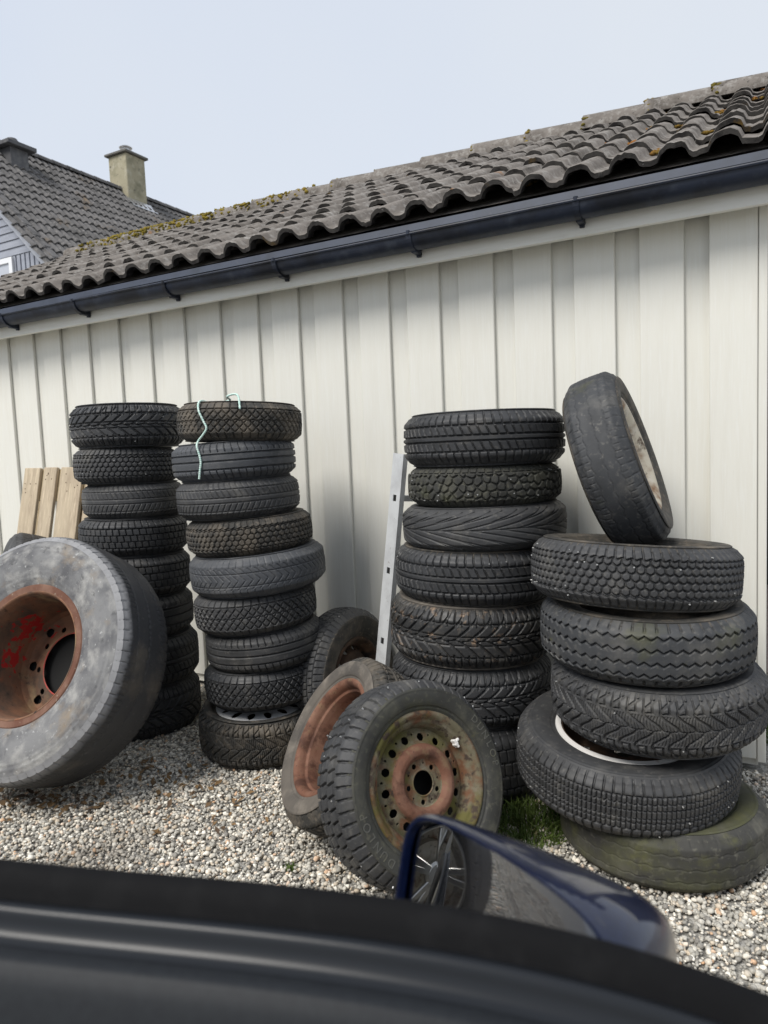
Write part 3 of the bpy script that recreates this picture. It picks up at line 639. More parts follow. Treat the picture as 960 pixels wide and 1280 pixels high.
def tyre_parts(root, R, W, rr, kind, mt, ms=None, N=840, Mv=60, dep=.008, zoff=0., lug=True, studs=0, seed=1, parent_side=None, crown=.006, shoulder=.014, twf=.42):
    """tread and two sidewalls round the local Z axis"""
    ms = ms or mt; tw = W*twf; circ = 2*math.pi*R
    th = np.linspace(0, 2*np.pi, N, endpoint=False); v = np.linspace(-1, 1, Mv)
    U, Vv = np.meshgrid(th*R, v, indexing='ij'); a = np.abs(Vv)
    h = tread_h(kind, U, Vv, tw, circ, seed)
    rad = R-crown*a**2-shoulder*sstep(.72, 1.02, a)-dep*(1-h)+.0012*lump(U*9, Vv*5, seed)
    zz = Vv*tw
    rad = np.concatenate([np.full((N, 1), R-shoulder-crown-.02), rad, np.full((N, 1), R-shoulder-crown-.02)], 1)
    zz = np.concatenate([np.full((N, 1), -tw-.011), zz, np.full((N, 1), tw+.011)], 1)
    # slow unevenness of an old casing
    rad *= 1+.004*np.sin(3*th+seed)[:, None]+.003*np.sin(7*th+seed*2)[:, None]
    Mt = Mv+2
    P_ = np.stack([rad*np.cos(th)[:, None], rad*np.sin(th)[:, None], zz+zoff], -1).reshape(-1, 3)
    i = np.arange(N)[:, None]*Mt+np.arange(Mt-1)[None]; i2 = ((np.arange(N)+1) % N)[:, None]*Mt+np.arange(Mt-1)[None]
    F = np.stack([i, i2, i2+1, i+1], -1).reshape(-1, 4); fm = np.zeros(len(F), int)
    if studs:
        r = np.random.default_rng(seed+50); V2 = []; F2 = []; b = len(P_)
        for s_ in range(studs//2):
            t = r.uniform(0, 2*np.pi); vv = r.choice([-.82, -.66, -.4, .4, .66, .82])+r.normal(0, .04)
            rs = R-crown*vv*vv-shoulder*float(sstep(.72, 1.02, abs(vv)))+.0012; c_ = np.array([math.cos(t), math.sin(t), 0]); e_ = np.array([-math.sin(t), math.cos(t), 0]); p = c_*rs+np.array([0, 0, vv*tw+zoff])
            ring = [p-c_*.004+(e_*math.cos(k*math.pi/3)+np.array([0, 0, 1])*math.sin(k*math.pi/3))*.0022 for k in range(6)]+[p+c_*.0012+(e_*math.cos(k*math.pi/3)+np.array([0, 0, 1])*math.sin(k*math.pi/3))*.0022 for k in range(6)]
            V2 += ring
            for k in range(6): F2.append((b+k, b+(k+1) % 6, b+6+(k+1) % 6, b+6+k))
            F2 += [(b+6, b+7, b+8, b+9), (b+9, b+10, b+11, b+6)]; b += 12
        P_ = np.vstack([P_, V2]); F = np.vstack([F, np.array(F2)]); fm = np.concatenate([fm, np.ones(len(F2), int)])
    tr = mesh_obj('tread', P_, F, [mt, M_stud], root, 42, fm)
    # sidewalls
    hgt = R-rr; r_e = R-shoulder-crown
    ctrl = [(r_e-.004, tw-.004), (r_e-.016, tw+.008), (R-.3*hgt, .485*W), (R-.48*hgt, .5*W), (R-.7*hgt, .475*W), (rr+.02, .42*W), (rr+.004, .385*W), (rr-.002, .36*W), (rr+.006, .33*W), (rr+.3*hgt, .44*W), (R-.35*hgt, .45*W), (R-.026, tw*.8), (R-.024, 0)]
    pf = smooth_poly(ctrl, 8); NS = 220; ths = np.linspace(0, 2*np.pi, NS, endpoint=False)
    outs = []
    for sgn in (1, -1):
        rr_, z_ = pf[:, 0][None].repeat(NS, 0), pf[:, 1][None].repeat(NS, 0).copy()
        fr = np.clip((R-rr_)/hgt, 0, 1); outer = (np.arange(len(pf)) < 46)[None]
        ring = (np.exp(-((fr-.26)/.022)**2)*.0022+np.exp(-((fr-.34)/.018)**2)*.0018+np.exp(-((fr-.84)/.03)**2)*.0025+np.exp(-((fr-.76)/.02)**2)*.0015)*outer
        lg = .0025*np.clip(np.sin(ths*round(circ/.03))[:, None]*3, -1, 1)*sstep(.24, .1, fr)*outer if lug else 0
        z_ = z_+ring+lg
        wob = 1+.004*np.sin(3*ths+seed)[:, None]+.003*np.sin(7*ths+seed*2)[:, None]
        Pq = np.stack([rr_*wob*np.cos(ths)[:, None], rr_*wob*np.sin(ths)[:, None], sgn*z_+zoff], -1).reshape(-1, 3); K = len(pf)
        i = np.arange(NS)[:, None]*K+np.arange(K-1)[None]; i2 = ((np.arange(NS)+1) % NS)[:, None]*K+np.arange(K-1)[None]
        Fq = np.stack([i, i2, i2+1, i+1], -1).reshape(-1, 4)
        if sgn > 0: Fq = Fq[:, ::-1]
        outs.append(mesh_obj('sidewall', Pq, Fq, ms, root, 60))
    return tr, outs

GS = 'old tyres stacked against the garage wall'
def axis_frame(c, N_, spin=0.):
    z = Vector(N_).normalized(); x = Vector((0, 0, 1)).cross(z)
    x = x.normalized() if x.length > 1e-3 else Vector((1, 0, 0)); y = z.cross(x)
    M = Matrix((x, y, z)).transposed().to_4x4(); return Matrix.Translation(Vector(c)) @ M @ Matrix.Rotation(spin, 4, 'Z')
def disc_rim(root, name, prof, m, holes=(), n=360, parent=None, thick=.004, nr=70, zoff=0., radial_mats=None, mats=None):
    """pressed steel disc: fine polar sheet along a profile, with real holes"""
    pf = np.array(prof, float); s = np.concatenate([[0], np.cumsum(np.hypot(*np.diff(pf, axis=0).T))]); q = np.linspace(0, s[-1], nr)
    rr_ = np.interp(q, s, pf[:, 0]); zz_ = np.interp(q, s, pf[:, 1])
    for _ in range(2):
        zz_[1:-1] = .25*zz_[:-2]+.5*zz_[1:-1]+.25*zz_[2:]
    th = np.linspace(0, 2*np.pi, n, endpoint=False); V = np.stack([rr_[None]*np.cos(th)[:, None], rr_[None]*np.sin(th)[:, None], np.repeat(zz_[None], n, 0)+zoff], -1)
    i = np.arange(n)[:, None]*nr+np.arange(nr-1)[None]; i2 = ((np.arange(n)+1) % n)[:, None]*nr+np.arange(nr-1)[None]
    F = np.stack([i, i2, i2+1, i+1], -1); tm = th+np.pi/n; rm = (rr_[:-1]+rr_[1:])/2
    cx, cy = rm[None]*np.cos(tm)[:, None], rm[None]*np.sin(tm)[:, None]; keep = np.ones(cx.shape, bool)
    for (hx, hy, hr_, *e) in holes:
        if e: # slot: stretch along the radius
            ang = math.atan2(hy, hx); lx = (cx-hx)*math.cos(ang)+(cy-hy)*math.sin(ang); ly = -(cx-hx)*math.sin(ang)+(cy-hy)*math.cos(ang); keep &= (lx/e[0])**2+(ly/hr_)**2 > 1
        else: keep &= np.hypot(cx-hx, cy-hy) > hr_
    fm = None
    if radial_mats is not None: fm = np.repeat(np.digitize(rm, radial_mats)[None], n, 0)[keep]
    o = mesh_obj(name, V.reshape(-1, 3), F[keep], mats or m, parent or root, 40, fm)
    so = o.modifiers.new('thickness', 'SOLIDIFY'); so.thickness = thick; so.offset = -1
    return o
def ring_holes(nh, rad, hr_, off=0., *e): return [(rad*math.cos(2*math.pi*k/nh+off), rad*math.sin(2*math.pi*k/nh+off), hr_, *e) for k in range(nh)]

U2 = np.array([math.cos(YAW), math.sin(YAW)])
# one stack: (pixel left, right, z bottom, z top, tread, rubber, studs, tilt about the line of sight, tilt towards the eye, label)
def stack(base_px, base_py, rows, Rscale=1., zs=1.):
    outs = []
    mid = base_px; gp = at_z(mid, base_py, 0.); d0 = gp[:2]/np.linalg.norm(gp[:2])
    l, r_ = rows[-1][:2]; Rr = .3
    for _ in range(25):
        c = np.array([gp[0]+d0[0]*Rr*.93, gp[1]+d0[1]*Rr*.93, .1]); zc = (c-[0, 0, EYE])@Fv; Rr = (r_-l)/2*zc/FPX
    c[:2] *= Rscale
    for (l, r_, zb, ztp, kind, mt, studs, roll, pit, label, *opt) in rows:
        zb, ztp = zb*zs, ztp*zs
        m = (l+r_)/2; zm = (zb+ztp)/2
        # centre on the vertical plane through the stack, square to the line of sight
        def onplane(x):
            dd = Fv+Rv*(x-480)/FPX-Uv*(proj((c[0], c[1], zm))[1]-640)/FPX
            t = (c[:2]@d0)/(dd[:2]@d0); return dd[:2]*t
        A, B = onplane(l), onplane(r_); R = np.linalg.norm(A-B)/2/(1+.5*(R2 := 0))
        R *= .988; ctr = (A+B)/2
        rt = np.array([d0[1], -d0[0]])
        nrm = Vector((0, 0, 1)); nrm.rotate(Quaternion(Vector((d0[0], d0[1], 0)), math.radians(roll))); nrm.rotate(Quaternion(Vector((rt[0], rt[1], 0)), math.radians(pit)))
        W = (ztp-zb); o_ = opt[0] if opt else {}
        W = o_.get('W', W)
        M = axis_frame((ctr[0], ctr[1], zm), nrm, random.uniform(0, 6.28))
        if o_.get('wheel'):
            e = empty('wheel', label, 'wheel', M=M, group=GS); rr = o_.get('rr', R*.62)
            ty = mesh_host = bpy.data.objects.new('tyre', None); COL.objects.link(ty); ty.parent = e
            tyre_parts(ty, R, W, rr, kind, RB[mt], N=o_.get('N', 840), Mv=o_.get('Mv', 60), studs=studs, seed=len(outs)*3+int(base_px), dep=o_.get('dep', .008))
            o_['wheel'](e, R, W, rr)
        else:
            e = empty('tyre', label, 'tyre', M=M, group=GS)
            tyre_parts(e, R, W, o_.get('rr', R*.62), kind, RB[mt], RB[o_['side']] if 'side' in o_ else None, N=o_.get('N', 840), Mv=o_.get('Mv', 60), studs=studs, seed=len(outs)*3+int(base_px), dep=o_.get('dep', .008))
        outs.append((e, R, W, ctr, zm))
    return outs

S1 = stack(178, 942, [
    (86, 232, 1.343, 1.54, 'arrow', 'black', 12, 0, 0, 'top tyre of the far left stack, arrow tread and one white stud'),
    (90, 225, 1.18, 1.343, 'hex', 'dark', 60, 1, 0, 'honeycomb treaded tyre second from the top of the far left stack'),
    (101, 232, 1.02, 1.18, 'chevron', 'dark', 0, 0, 0, 'worn smooth chevron tyre third from the top of the far left stack', dict(dep=.0035)),
    (97, 236, .849, 1.02, 'brickwork', 'black', 8, 1, 0, 'staggered block tyre just above the truck wheel in the far left stack'),
    (100, 240, .657, .849, 'brickwork', 'black', 0, 1, 0, 'staggered block tyre fifth from the top, half hidden by the truck wheel'),
    (103, 243, .46, .657, 'rib', 'black', 0, 0, 0, 'ribbed dark tyre sixth from the top behind the truck wheel tread'),
    (105, 250, .235, .46, 'block', 'black', 0, 0, 0, 'dark tyre second from the ground beside the truck wheel'),
    (105, 252, .003, .235, 'arrow', 'black', 0, 0, 0, 'bottom tyre of the far left stack on the gravel beside the truck wheel'),
], 1.035, 1.018)

def hubcap(e, R, W, rr):
    disc_rim(e, 'hubcap', [(.02, W*.40), (rr*.5, W*.42), (rr*.8, W*.43), (rr*.96, W*.41), (rr+.004, W*.39)], M_silver, ring_holes(14, rr*.8, .016, 0, .03), nr=60)
    b = MB(); b.lathe([(rr-.001, W*.385), (rr-.012, W*.2), (rr-.02, 0), (rr-.012, -W*.2), (rr+.004, -W*.385)], 96); b.disc(rr-.02, 0.); b.build('rim', M_darkrust, e, 40)
S2 = stack(323, 967, [
    (220, 378, 1.368, 1.525, 'diamond', 'brown', 0, 2, 0, 'torn brown dusted tyre under the rope on top of the second stack'),
    (214, 371, 1.212, 1.368, 'rib', 'grey', 0, -2, 0, 'smooth grey ribbed tyre with the rope end hanging across it'),
    (219, 375, 1.052, 1.212, 'chevron', 'dark', 0, -2, 0, 'chevron tyre third from the top of the second stack, rust stained', dict(dep=.004)),
    (231, 391, .903, 1.052, 'hex', 'brown', 0, -3, 0, 'knobbly honeycomb tyre in the middle of the rope stack'),
    (235, 407, .735, .905, 'herring', 'grey', 0, -4, 0, 'widest pale grey tyre of the rope stack with a scuffed patch', dict(dep=.003)),
    (241, 396, .572, .735, 'diamond', 'dark', 0, -4, 0, 'diamond treaded tyre below the wide grey tyre'),
    (256, 405, .408, .572, 'rib', 'dark', 0, -4, 0, 'ribbed tyre third from the ground in the rope stack'),
    (254, 402, .245, .408, 'diamond', 'black', 0, -2, 0, 'diamond treaded tyre resting on the hubcapped wheel'),
    (247, 405, .01, .225, 'star', 'brown', 6, 0, 3, 'wheel with slotted silver hubcap at the bottom of the rope stack', dict(wheel=hubcap, rr=.19)),
])
S3 = stack(594, 1000, [
    (504, 708, 1.236, 1.43, 'block', 'black', 0, 0, 0, 'wide block treaded tyre topping the stack beside the ladder'),
    (509, 703, 1.094, 1.236, 'crackle', 'olive', 70, 0, 0, 'olive studded tyre with crackled blocks under the top tyre of the ladder stack'),
    (502, 709, .94, 1.094, 'sport', 'dark', 0, -1, 0, 'smooth tyre with long sweeping grooves in the ladder stack', dict(dep=.004)),
    (494, 700, .745, .94, 'block', 'black', 30, 1, 0, 'block treaded tyre with white studs fourth down the ladder stack', dict(side='brown')),
    (487, 693, .519, .745, 'arrow', 'muddy', 0, 2, 0, 'mud caked arrow treaded tyre in the ladder stack', dict(side='taupe')),
    (490, 690, .302, .519, 'arrow', 'black', 0, 1, 0, 'arrow treaded tyre above the ground tyre of the ladder stack'),
    (498, 690, .01, .302, 'brickwork', 'black', 0, 0, 0, 'bottom tyre of the ladder stack in the shade behind the front wheel'),
], .962)
def white_rim(e, R, W, rr):
    b = MB(); b.lathe([(rr+.014, W*.40), (rr+.013, W*.425), (rr-.004, W*.425), (rr-.006, W*.40)], 120); b.build('rim_edge', M_white, e, 40)
    disc_rim(e, 'rim', [(.03, -.01), (.07, -.012), (rr*.72, -.03), (rr-.05, -.02), (rr-.035, .02), (rr-.02, .05), (rr-.006, W*.40)], M_darkrust, ring_holes(12, rr*.6, .016), nr=60)
S4 = stack(832, 1127, [
    (664, 931, .803, .99, 'hex', 'dark', 70, 3, -4.5, 'studded honeycomb tyre on top of the right stack', dict(N=1100, Mv=76, side='brown')),
    (676, 949, .612, .803, 'zigzag', 'slate', 0, 1, 1, 'zigzag ribbed dusty tyre second from the top of the right stack', dict(N=1100, Mv=76, side='brown')),
    (689, 963, .412, .612, 'star', 'dark', 14, 0, 3, 'star patterned winter tyre in the middle of the right stack', dict(N=1100, Mv=76)),
    (647, 928, .195, .395, 'scallop', 'dark', 70, 3, 7, 'tilted wheel with a white rim edge, fourth down the right stack', dict(wheel=white_rim, rr=.205, N=1000, Mv=66)),
    (700, 965, .004, .185, 'worn', 'mossy', 0, 0, 0, 'moss green worn tyre at the bottom of the right stack', dict(N=560, dep=.004)),
])

# ------------------------------------------------------------------ leaning wheels
def nvec(az, el): return np.array([math.cos(el)*math.sin(az), -math.cos(el)*math.cos(az), math.sin(el)])
def lean_wheel(label, C, N_, R, W, rr, kind, mt, ms, spin=0., studs=0, N=840, Mv=60, dep=.008, seed=3, group=None, flange=.4, **kw):
    e = empty('wheel', label, 'wheel', M=axis_frame(C, N_, spin), group=group)
    ty = bpy.data.objects.new('tyre', None); COL.objects.link(ty); ty.parent = e
    tyre_parts(ty, R, W, rr, kind, mt, ms, zoff=-W*flange, studs=studs, N=N, Mv=Mv, dep=dep, seed=seed, **kw)
    return e, ty
GL = 'single wheels leaning among the stacks'
# big truck wheel
Ct = at_d(28.6, 817.6, 2.76); Nt = nvec(.14, .447); 
e, ty = lean_wheel('huge bleached truck wheel with rusty rim and red paint, leaning at the left', Ct, Nt, .487, .315, .268, 'worn', M_trucktread, RB['pale'], dep=.006, lug=False, crown=.006, shoulder=.010, twf=.43, seed=8)
Mi_ = e.matrix_world.inverted(); o3_ = Mi_ @ Vector((0, 0, EYE)); d3_ = Mi_.to_3x3() @ Vector(ray(36, 782))
A_ = d3_.x**2+d3_.y**2; B_ = 2*(o3_.x*d3_.x+o3_.y*d3_.y); C_ = o3_.x**2+o3_.y**2-.237**2; t_ = (-B_+math.sqrt(B_*B_-4*A_*C_))/2/A_; q_ = o3_+d3_*t_
d4_ = Mi_.to_3x3() @ Vector(ray(14, 822)); B_ = 2*(o3_.x*d4_.x+o3_.y*d4_.y); A_ = d4_.x**2+d4_.y**2; t_ = (-B_+math.sqrt(B_*B_-4*A_*C_))/2/A_; q2_ = o3_+d4_*t_
print('splash', q_, q2_)
M_truckin = mat('truck_rim_rust', (.24, .12, .07), [((.1, .07, .052), 6, .42, .6, 8), ((.3, .22, .12), 8, .52, .7, 8), ((.22, .09, .05), 14, .56, .68, 7), ((.035, .03, .027), 26, .6, .72, 6)], rough=.85, bump=((70, .6, .003),), spec=.25,
                spots=[((.42, .025, .022), tuple(q_), .05, .5, 30), ((.42, .025, .022), tuple(q2_), .035, .4, 34)])
disc_rim(e, 'rim', [(.131, -.255), (.15, -.258), (.175, -.262), (.2, -.268), (.222, -.258), (.233, -.23), (.237, -.12), (.238, -.05), (.241, -.02), (.246, -.004), (.252, 0)], M_truckin,
         ring_holes(10, .162, .0125, .2)+ring_holes(8, .198, .02, .1), nr=110, n=480)
b = MB(); b.lathe([(.246, -.006), (.25, .001), (.262, .003), (.274, .004), (.279, .0), (.28, -.012), (.272, -.02)], 160); b.build('rim_flange', M_rust, e, 40)
b = MB(); b.lathe([(.262, -.283), (.0, -.288)], 48); b.build('bore_shade_disc', M_black, e, 40)  # black disc added behind the bore to stand in for shade
b = MB(); b.lathe([(.129, -.251), (.133, -.249), (.136, -.252)], 120); b.build('bore_edge', M_redpaint, e, 60)
# front steel wheel
Cf = at_d(536.3, 978.4, 2.06); Nf = nvec(1.116, .354)
e, ty = lean_wheel('rusty steel wheel with round vent holes on a studded tyre, foremost in the middle', Cf, Nf, .298, .185, .192, 'blockwide', RB['dark'], RB['olive'], studs=60, N=1000, Mv=64, dep=.009, seed=5, group=GL, spin=.3)
disc_rim(e, 'rim', [(.0335, -.03), (.038, -.034), (.066, -.034), (.073, -.026), (.08, -.017), (.092, -.015), (.103, -.02), (.112, -.036), (.122, -.04), (.138, -.043), (.15, -.05), (.157, -.052), (.163, -.03), (.172, -.016), (.18, -.012), (.187, -.004), (.193, .0), (.198, 0), (.2015, -.006), (.2, -.014)],
         None, ring_holes(14, .1275, .0118, .1)+ring_holes(5, .053, .0075, .35)+ring_holes(14, .137, .0032, .1+math.pi/14)+ring_holes(5, .055, .003, .95), nr=130, n=420, radial_mats=[.07, .107, .166], mats=[M_rustpaint, M_salmon, M_rustpaint, M_rustpaint])
b = MB(); b.lathe([(.16, -.055), (.168, -.12), (.19, -.15)], 64); b.disc(.165, -.1); b.build('rim_barrel', M_black, e, 40)
b = MB(); ba = math.radians(0)
def clip_at(px, py, e):
    Mi = e.matrix_world.inverted(); o3 = Mi @ Vector((0, 0, EYE)); d3 = (Mi.to_3x3() @ Vector(ray(px, py))); t = (-.02-o3.z)/d3.z; return o3+d3*t
q = clip_at(568, 930, e); ang = math.atan2(q.y, q.x); Mq = Matrix.Rotation(ang, 4, 'Z')
for (x, y, sx, sy) in ((.158, 0, .007, .004), (.158, .009, .004, .007), (.158, -.007, .004, .006), (.168, .006, .007, .004)):
    b.box((x-sx, y-sy, -.024), (x+sx, y+sy, -.006), M=Mq, bev=.002)
b.build('balance_weight', M_white, e)
def letters(text, e, rad, ang0, size, z, step, m, parent):
    cu = bpy.data.curves.new('lettering', 'FONT'); cu.size = size; cu.extrude = .0008; cu.align_x = 'CENTER'
    V = []; F = []
    for i, chh in enumerate(text):
        cu.body = chh; to = bpy.data.objects.new('lettering_source', cu); COL.objects.link(to)
        dg = bpy.context.evaluated_depsgraph_get(); dg.update(); me = to.evaluated_get(dg).to_mesh()
        a = ang0-i*step; Mx = Matrix.Rotation(a-math.pi/2, 4, 'Z') @ Matrix.Translation((0, rad, z)); bb = len(V)
        V += [tuple(Mx @ v.co) for v in me.vertices]; F += [tuple(bb+k for k in p.vertices) for p in me.polygons]
        to.evaluated_get(dg).to_mesh_clear(); bpy.data.objects.remove(to)
    return mesh_obj('lettering', V, F, m, parent)
# the maker's word stands twice on the sidewall; angles are read off where it lies in the wheel's own plane
def ang_at(px, py, e):
    Mi = e.matrix_world.inverted(); o3 = Mi @ Vector((0, 0, EYE)); d3 = Mi.to_3x3() @ Vector(ray(px, py)); t = -o3.z/d3.z; p = o3+d3*t; return math.atan2(p.y, p.x), p.to_2d().length
a1, r1 = ang_at(484, 1080, e); a2, r2 = ang_at(585, 905, e)
letters('DUNLOP', e, .236, a1, .032, .0182, .12, M_letter, ty); letters('DUNLOP', e, .236, a2, .032, .0182, .12, M_letter, ty)
# brown wheel behind it, seen from its open side
Cb = at_d(410.9, 919.4, 2.36); Nb = nvec(-.701, .60)
e, ty = lean_wheel('taupe wheel with deep orange rust rim, leaning behind the front steel wheel', Cb, Nb, .292, .17, .188, 'block', RB['brown'], RB['taupe'], seed=6, group=GL)
disc_rim(e, 'rim', [(.04, -.145), (.12, -.15), (.15, -.145), (.165, -.13), (.17, -.09), (.171, -.05), (.173, -.034), (.18, -.03), (.182, -.014), (.186, -.004), (.193, .002), (.2, .002), (.2025, -.004), (.2, -.012)], M_salmon, ring_holes(10, .11, .012), nr=90)
# small dark wheel by the wall
Cs = at_y(447, 822, 2.70); Ns = nvec(1.47, .06)
e, ty = lean_wheel('small dark wheel with a rusty hub standing by the wall left of the ladder', (Cs[0], 2.70, .30), Ns, .3, .165, .165, 'brickwork', RB['dark'], RB['brown'], studs=30, seed=9, group=GL)
disc_rim(e, 'rim', [(.03, -.03), (.07, -.03), (.075, -.02), (.1, -.022), (.112, -.045), (.13, -.055), (.138, -.03), (.15, -.012), (.16, 0), (.168, 0), (.17, -.008)], M_darkrust, ring_holes(10, .116, .012), nr=80)
b = MB(); b.lathe([(.0, -.005), (.03, -.006), (.034, -.03)], 24)
for k in range(4):
    a = k*math.pi/2+.5; b.lathe([(.0, .0), (.009, -.001), (.011, -.025)], 8, M=Matrix.Translation((.055*math.cos(a), .055*math.sin(a), 0)))
b.build('hub', M_cream, e, 40)
# wheel perched on the right stack
Cp = at_d(800.4, 567, 2.385); Np = nvec(1.61, .315)
e, ty = lean_wheel('worn wheel with cream rim perched on the right stack, leaning on the ladder stack', Cp, Np, .302, .185, .19, 'worn', RB['slate'], RB['brown'], dep=.004, N=760, seed=11, group=GL)
disc_rim(e, 'rim', [(.034, -.05), (.07, -.05), (.08, -.03), (.1, -.03), (.115, -.05), (.15, -.06), (.158, -.03), (.168, -.014), (.18, -.004), (.19, .0), (.198, 0), (.2, -.008)], M_cream, ring_holes(10, .13, .012)+ring_holes(5, .055, .008), nr=90)
# second big tyre behind the truck wheel
Cq = at_y(12, 672, 2.52)
e = empty('tyre', 'dark tyre mostly hidden behind the huge truck wheel, by the pallet', 'tyre', M=axis_frame((Cq[0]-.0, 2.52, Cq[2]-.44), nvec(-.55, .32)), group=None)
tyre_parts(e, .46, .27, .28, 'herring', RB['dark'], N=640, dep=.005, seed=4)

# ------------------------------------------------------------------ pallet
pt = at_y(29, 591, D-.19); PX = pt[0]; PZ = pt[2]
lean = math.atan2(.26, 1.2)
PM = Matrix.Translation((PX, D-.035, PZ)) @ Matrix.Rotation(-lean, 4, 'X') @ Matrix.Rotation(math.radians(1.2), 4, 'Y')
PL = empty('pallet', 'pale wooden pallet leaning upright on the wall at the far left', 'pallet', M=PM)
x = 0
for wd in (.145, .115, .19, .115, .145):
    b = MB(); b.box((x, -.144+.0, -1.2), (x+wd, -.122, random.uniform(-.004, .004)), bev=.003)
    for q in range(5): b.lathe([(.0, .0015), (.0035, .0015), (.004, -.002)], 6, m=1, M=Matrix.Translation((x+random.uniform(.02, wd-.02), -.144, random.uniform(-.16, -.03))) @ Matrix.Rotation(math.pi/2, 4, 'X'))
    b.build('deck_board', [M_pale_wood, M_darkrust], PL); x += wd+.038
for zz in (-.1, -.6, -1.1):
    b = MB(); b.box((0, -.121, zz-.1), (x-.04, -.1, zz+.095), bev=.003); b.build('cross_board', M_pale_wood_end, PL)
    for xx in (.0, .35, x-.145):
        b = MB(); b.box((xx, -.099, zz-.06), (xx+.1, -.023, zz+.08), bev=.004); b.build('block', M_pale_wood_end, PL)
for xx in (.0, .35, x-.145):
    b = MB(); b.box((xx, -.022, -1.2), (xx+.1, -.0, 0), bev=.003); b.build('bottom_board', M_pale_wood_end, PL)

# ------------------------------------------------------------------ ladder
top = np.array(at_y(498, 567, 2.72)); low_ = np.array(at_y(476, 822, 2.69)); bot3 = top+(low_-top)*top[2]/(top[2]-low_[2])
zl = Vector(top-bot3).normalized(); xl = Vector((.42, .9, 0)).normalized(); xl = (xl-zl*xl.dot(zl)).normalized(); yl = zl.cross(xl)
# the stile's broad side faces left and to the front: rungs leave it away from the eye, behind the stack
LM = Matrix((xl, yl, zl)).transposed().to_4x4(); LM.translation = Vector(bot3)
LD = empty('ladder', 'aluminium ladder seen edge on between the stacks, leaning on the wall', 'ladder', M=LM)
LL = (Vector(top)-Vector(bot3)).length
def stile(x0, sgn):
    b = MB(); h_ = .066; w_ = .025; t = .003; rz = [.16, .475, .79, 1.108]
    # web with a slot at every rung: strips between the slots
    cuts = [0]+[v for z in rz for v in (z-.014, z+.014)]+[LL]
    for i in range(0, len(cuts), 2): b.box((x0, -h_/2, cuts[i]), (x0+t*sgn if sgn > 0 else x0-t*-sgn*0+t, h_/2, cuts[i+1]))
    for z in rz:
        b.box((x0, -h_/2, z-.014), (x0+t, -.011, z+.014)); b.box((x0, .011, z-.014), (x0+t, h_/2, z+.014))
    for y in (-h_/2-.0025, h_/2): b.box((min(x0, x0+w_*sgn), y, 0), (max(x0+t, x0+w_*sgn), y+.0025, LL))
    return b.build('stile', M_alu, LD)
stile(0, 1); stile(.27, -1)
for z in (.16, .475, .79, 1.108):
    b = MB(); b.box((.03, -.0105, z-.0135), (.2685, .0105, z+.0135), bev=.003); b.box((.0035, -.0105, z-.0135), (.0299, .0105, z+.0135), m=1); b.build('rung', [M_alu, M_black], LD)  # black plug at the stile stands in for shade inside the hollow rung

# ------------------------------------------------------------------ rope on the second stack
def on_stack(px, py, out=.004):
    d = ray(px, py); zt = EYE
    best = None
    for (e, R, W, c_, zm) in S2:
        o2 = np.array([0., 0.])-c_; dd = d[:2]; A = dd@dd; B = 2*o2@dd; Cc = o2@o2-(R+out)**2; dis = B*B-4*A*Cc
        if dis < 0: continue
        t = (-B-math.sqrt(dis))/2/A; z = EYE+d[2]*t
        if abs(z-zm) <= W/2+.004: best = (d*t+[0, 0, EYE]); break
    return best
e0, R0_, W0, c0, z0 = S2[0]; ztop_ = z0+W0/2
pts = []
for (px, py) in ((248, 512), (254, 526), (258, 535), (254, 543), (248, 551), (246, 558), (249, 568), (251, 578), (250, 588), (249, 599)):
    p = on_stack(px, py)
    if p is not None: pts.append(p)
front = [np.array([pts[0][0]*.995+c0[0]*.005, pts[0][1]*.995+c0[1]*.005, ztop_-.012])]
uu = np.array([U2[0], U2[1], 0]); back = np.array([-U2[1], U2[0], 0])
f0 = pts[0]
topa = [f0+back*.035+np.array([0, 0, ztop_+.006-f0[2]]), f0+back*.10+uu*.03+np.array([0, 0, ztop_+.004-f0[2]]), f0+back*.12+uu*.10+np.array([0, 0, ztop_+.01-f0[2]])]
pe = on_stack(300, 511)
loopp = [pe+back*.06+np.array([0, 0, .02+ztop_-pe[2]])-uu*.06, pe+back*.05-uu*.03+np.array([0, 0, .028+ztop_-pe[2]]), pe+back*.03-uu*.01+np.array([0, 0, .016+ztop_-pe[2]]), pe+np.array([0, 0, .0])]
ctrl = pts[::-1]+topa+loopp
rp = smooth_poly(ctrl, 16); b = MB(); b.tube([tuple(p) for p in rp], [.0042*(1+.16*math.sin(i*1.57)) for i in range(len(rp))], 8)
tag(b.build('rope', M_rope, None, 179), 'thin mint green rope lying over the top tyre of the second stack', 'rope')

# ------------------------------------------------------------------ weeds and leaves
def grass_patch(name, label, cx, cy, rx, ry, n, hmin, hmax, seed):
    r = np.random.default_rng(seed); V = []; F = []
    for i in range(n):
        t = r.uniform(0, 6.28); q = math.sqrt(r.random()); x, y = cx+rx*q*math.cos(t), cy+ry*q*math.sin(t); hh = r.uniform(hmin, hmax)*(1.15-q*.7); a = r.uniform(0, 6.28); w_ = r.uniform(.0015, .0035); lx, ly = r.normal(0, .6, 2)*hh
        ca, sa = math.cos(a)*w_, math.sin(a)*w_; b = len(V)
        V += [(x-ca, y-sa, 0), (x+ca, y+sa, 0), (x+lx*.35+ca*.8, y+ly*.35+sa*.8, hh*.6), (x+lx*.35-ca*.8, y+ly*.35-sa*.8, hh*.6), (x+lx, y+ly, hh)]
        F += [(b, b+1, b+2, b+3), (b+3, b+2, b+4)]
    return tag(mesh_obj(name, V, F, M_grass), label, 'grass', kind='stuff')
gp = at_z(655, 1030, 0)
grass_patch('grass', 'short green grass tuft between the ladder stack and the right stack', gp[0], gp[1], .17, .16, 1500, .02, .075, 1)
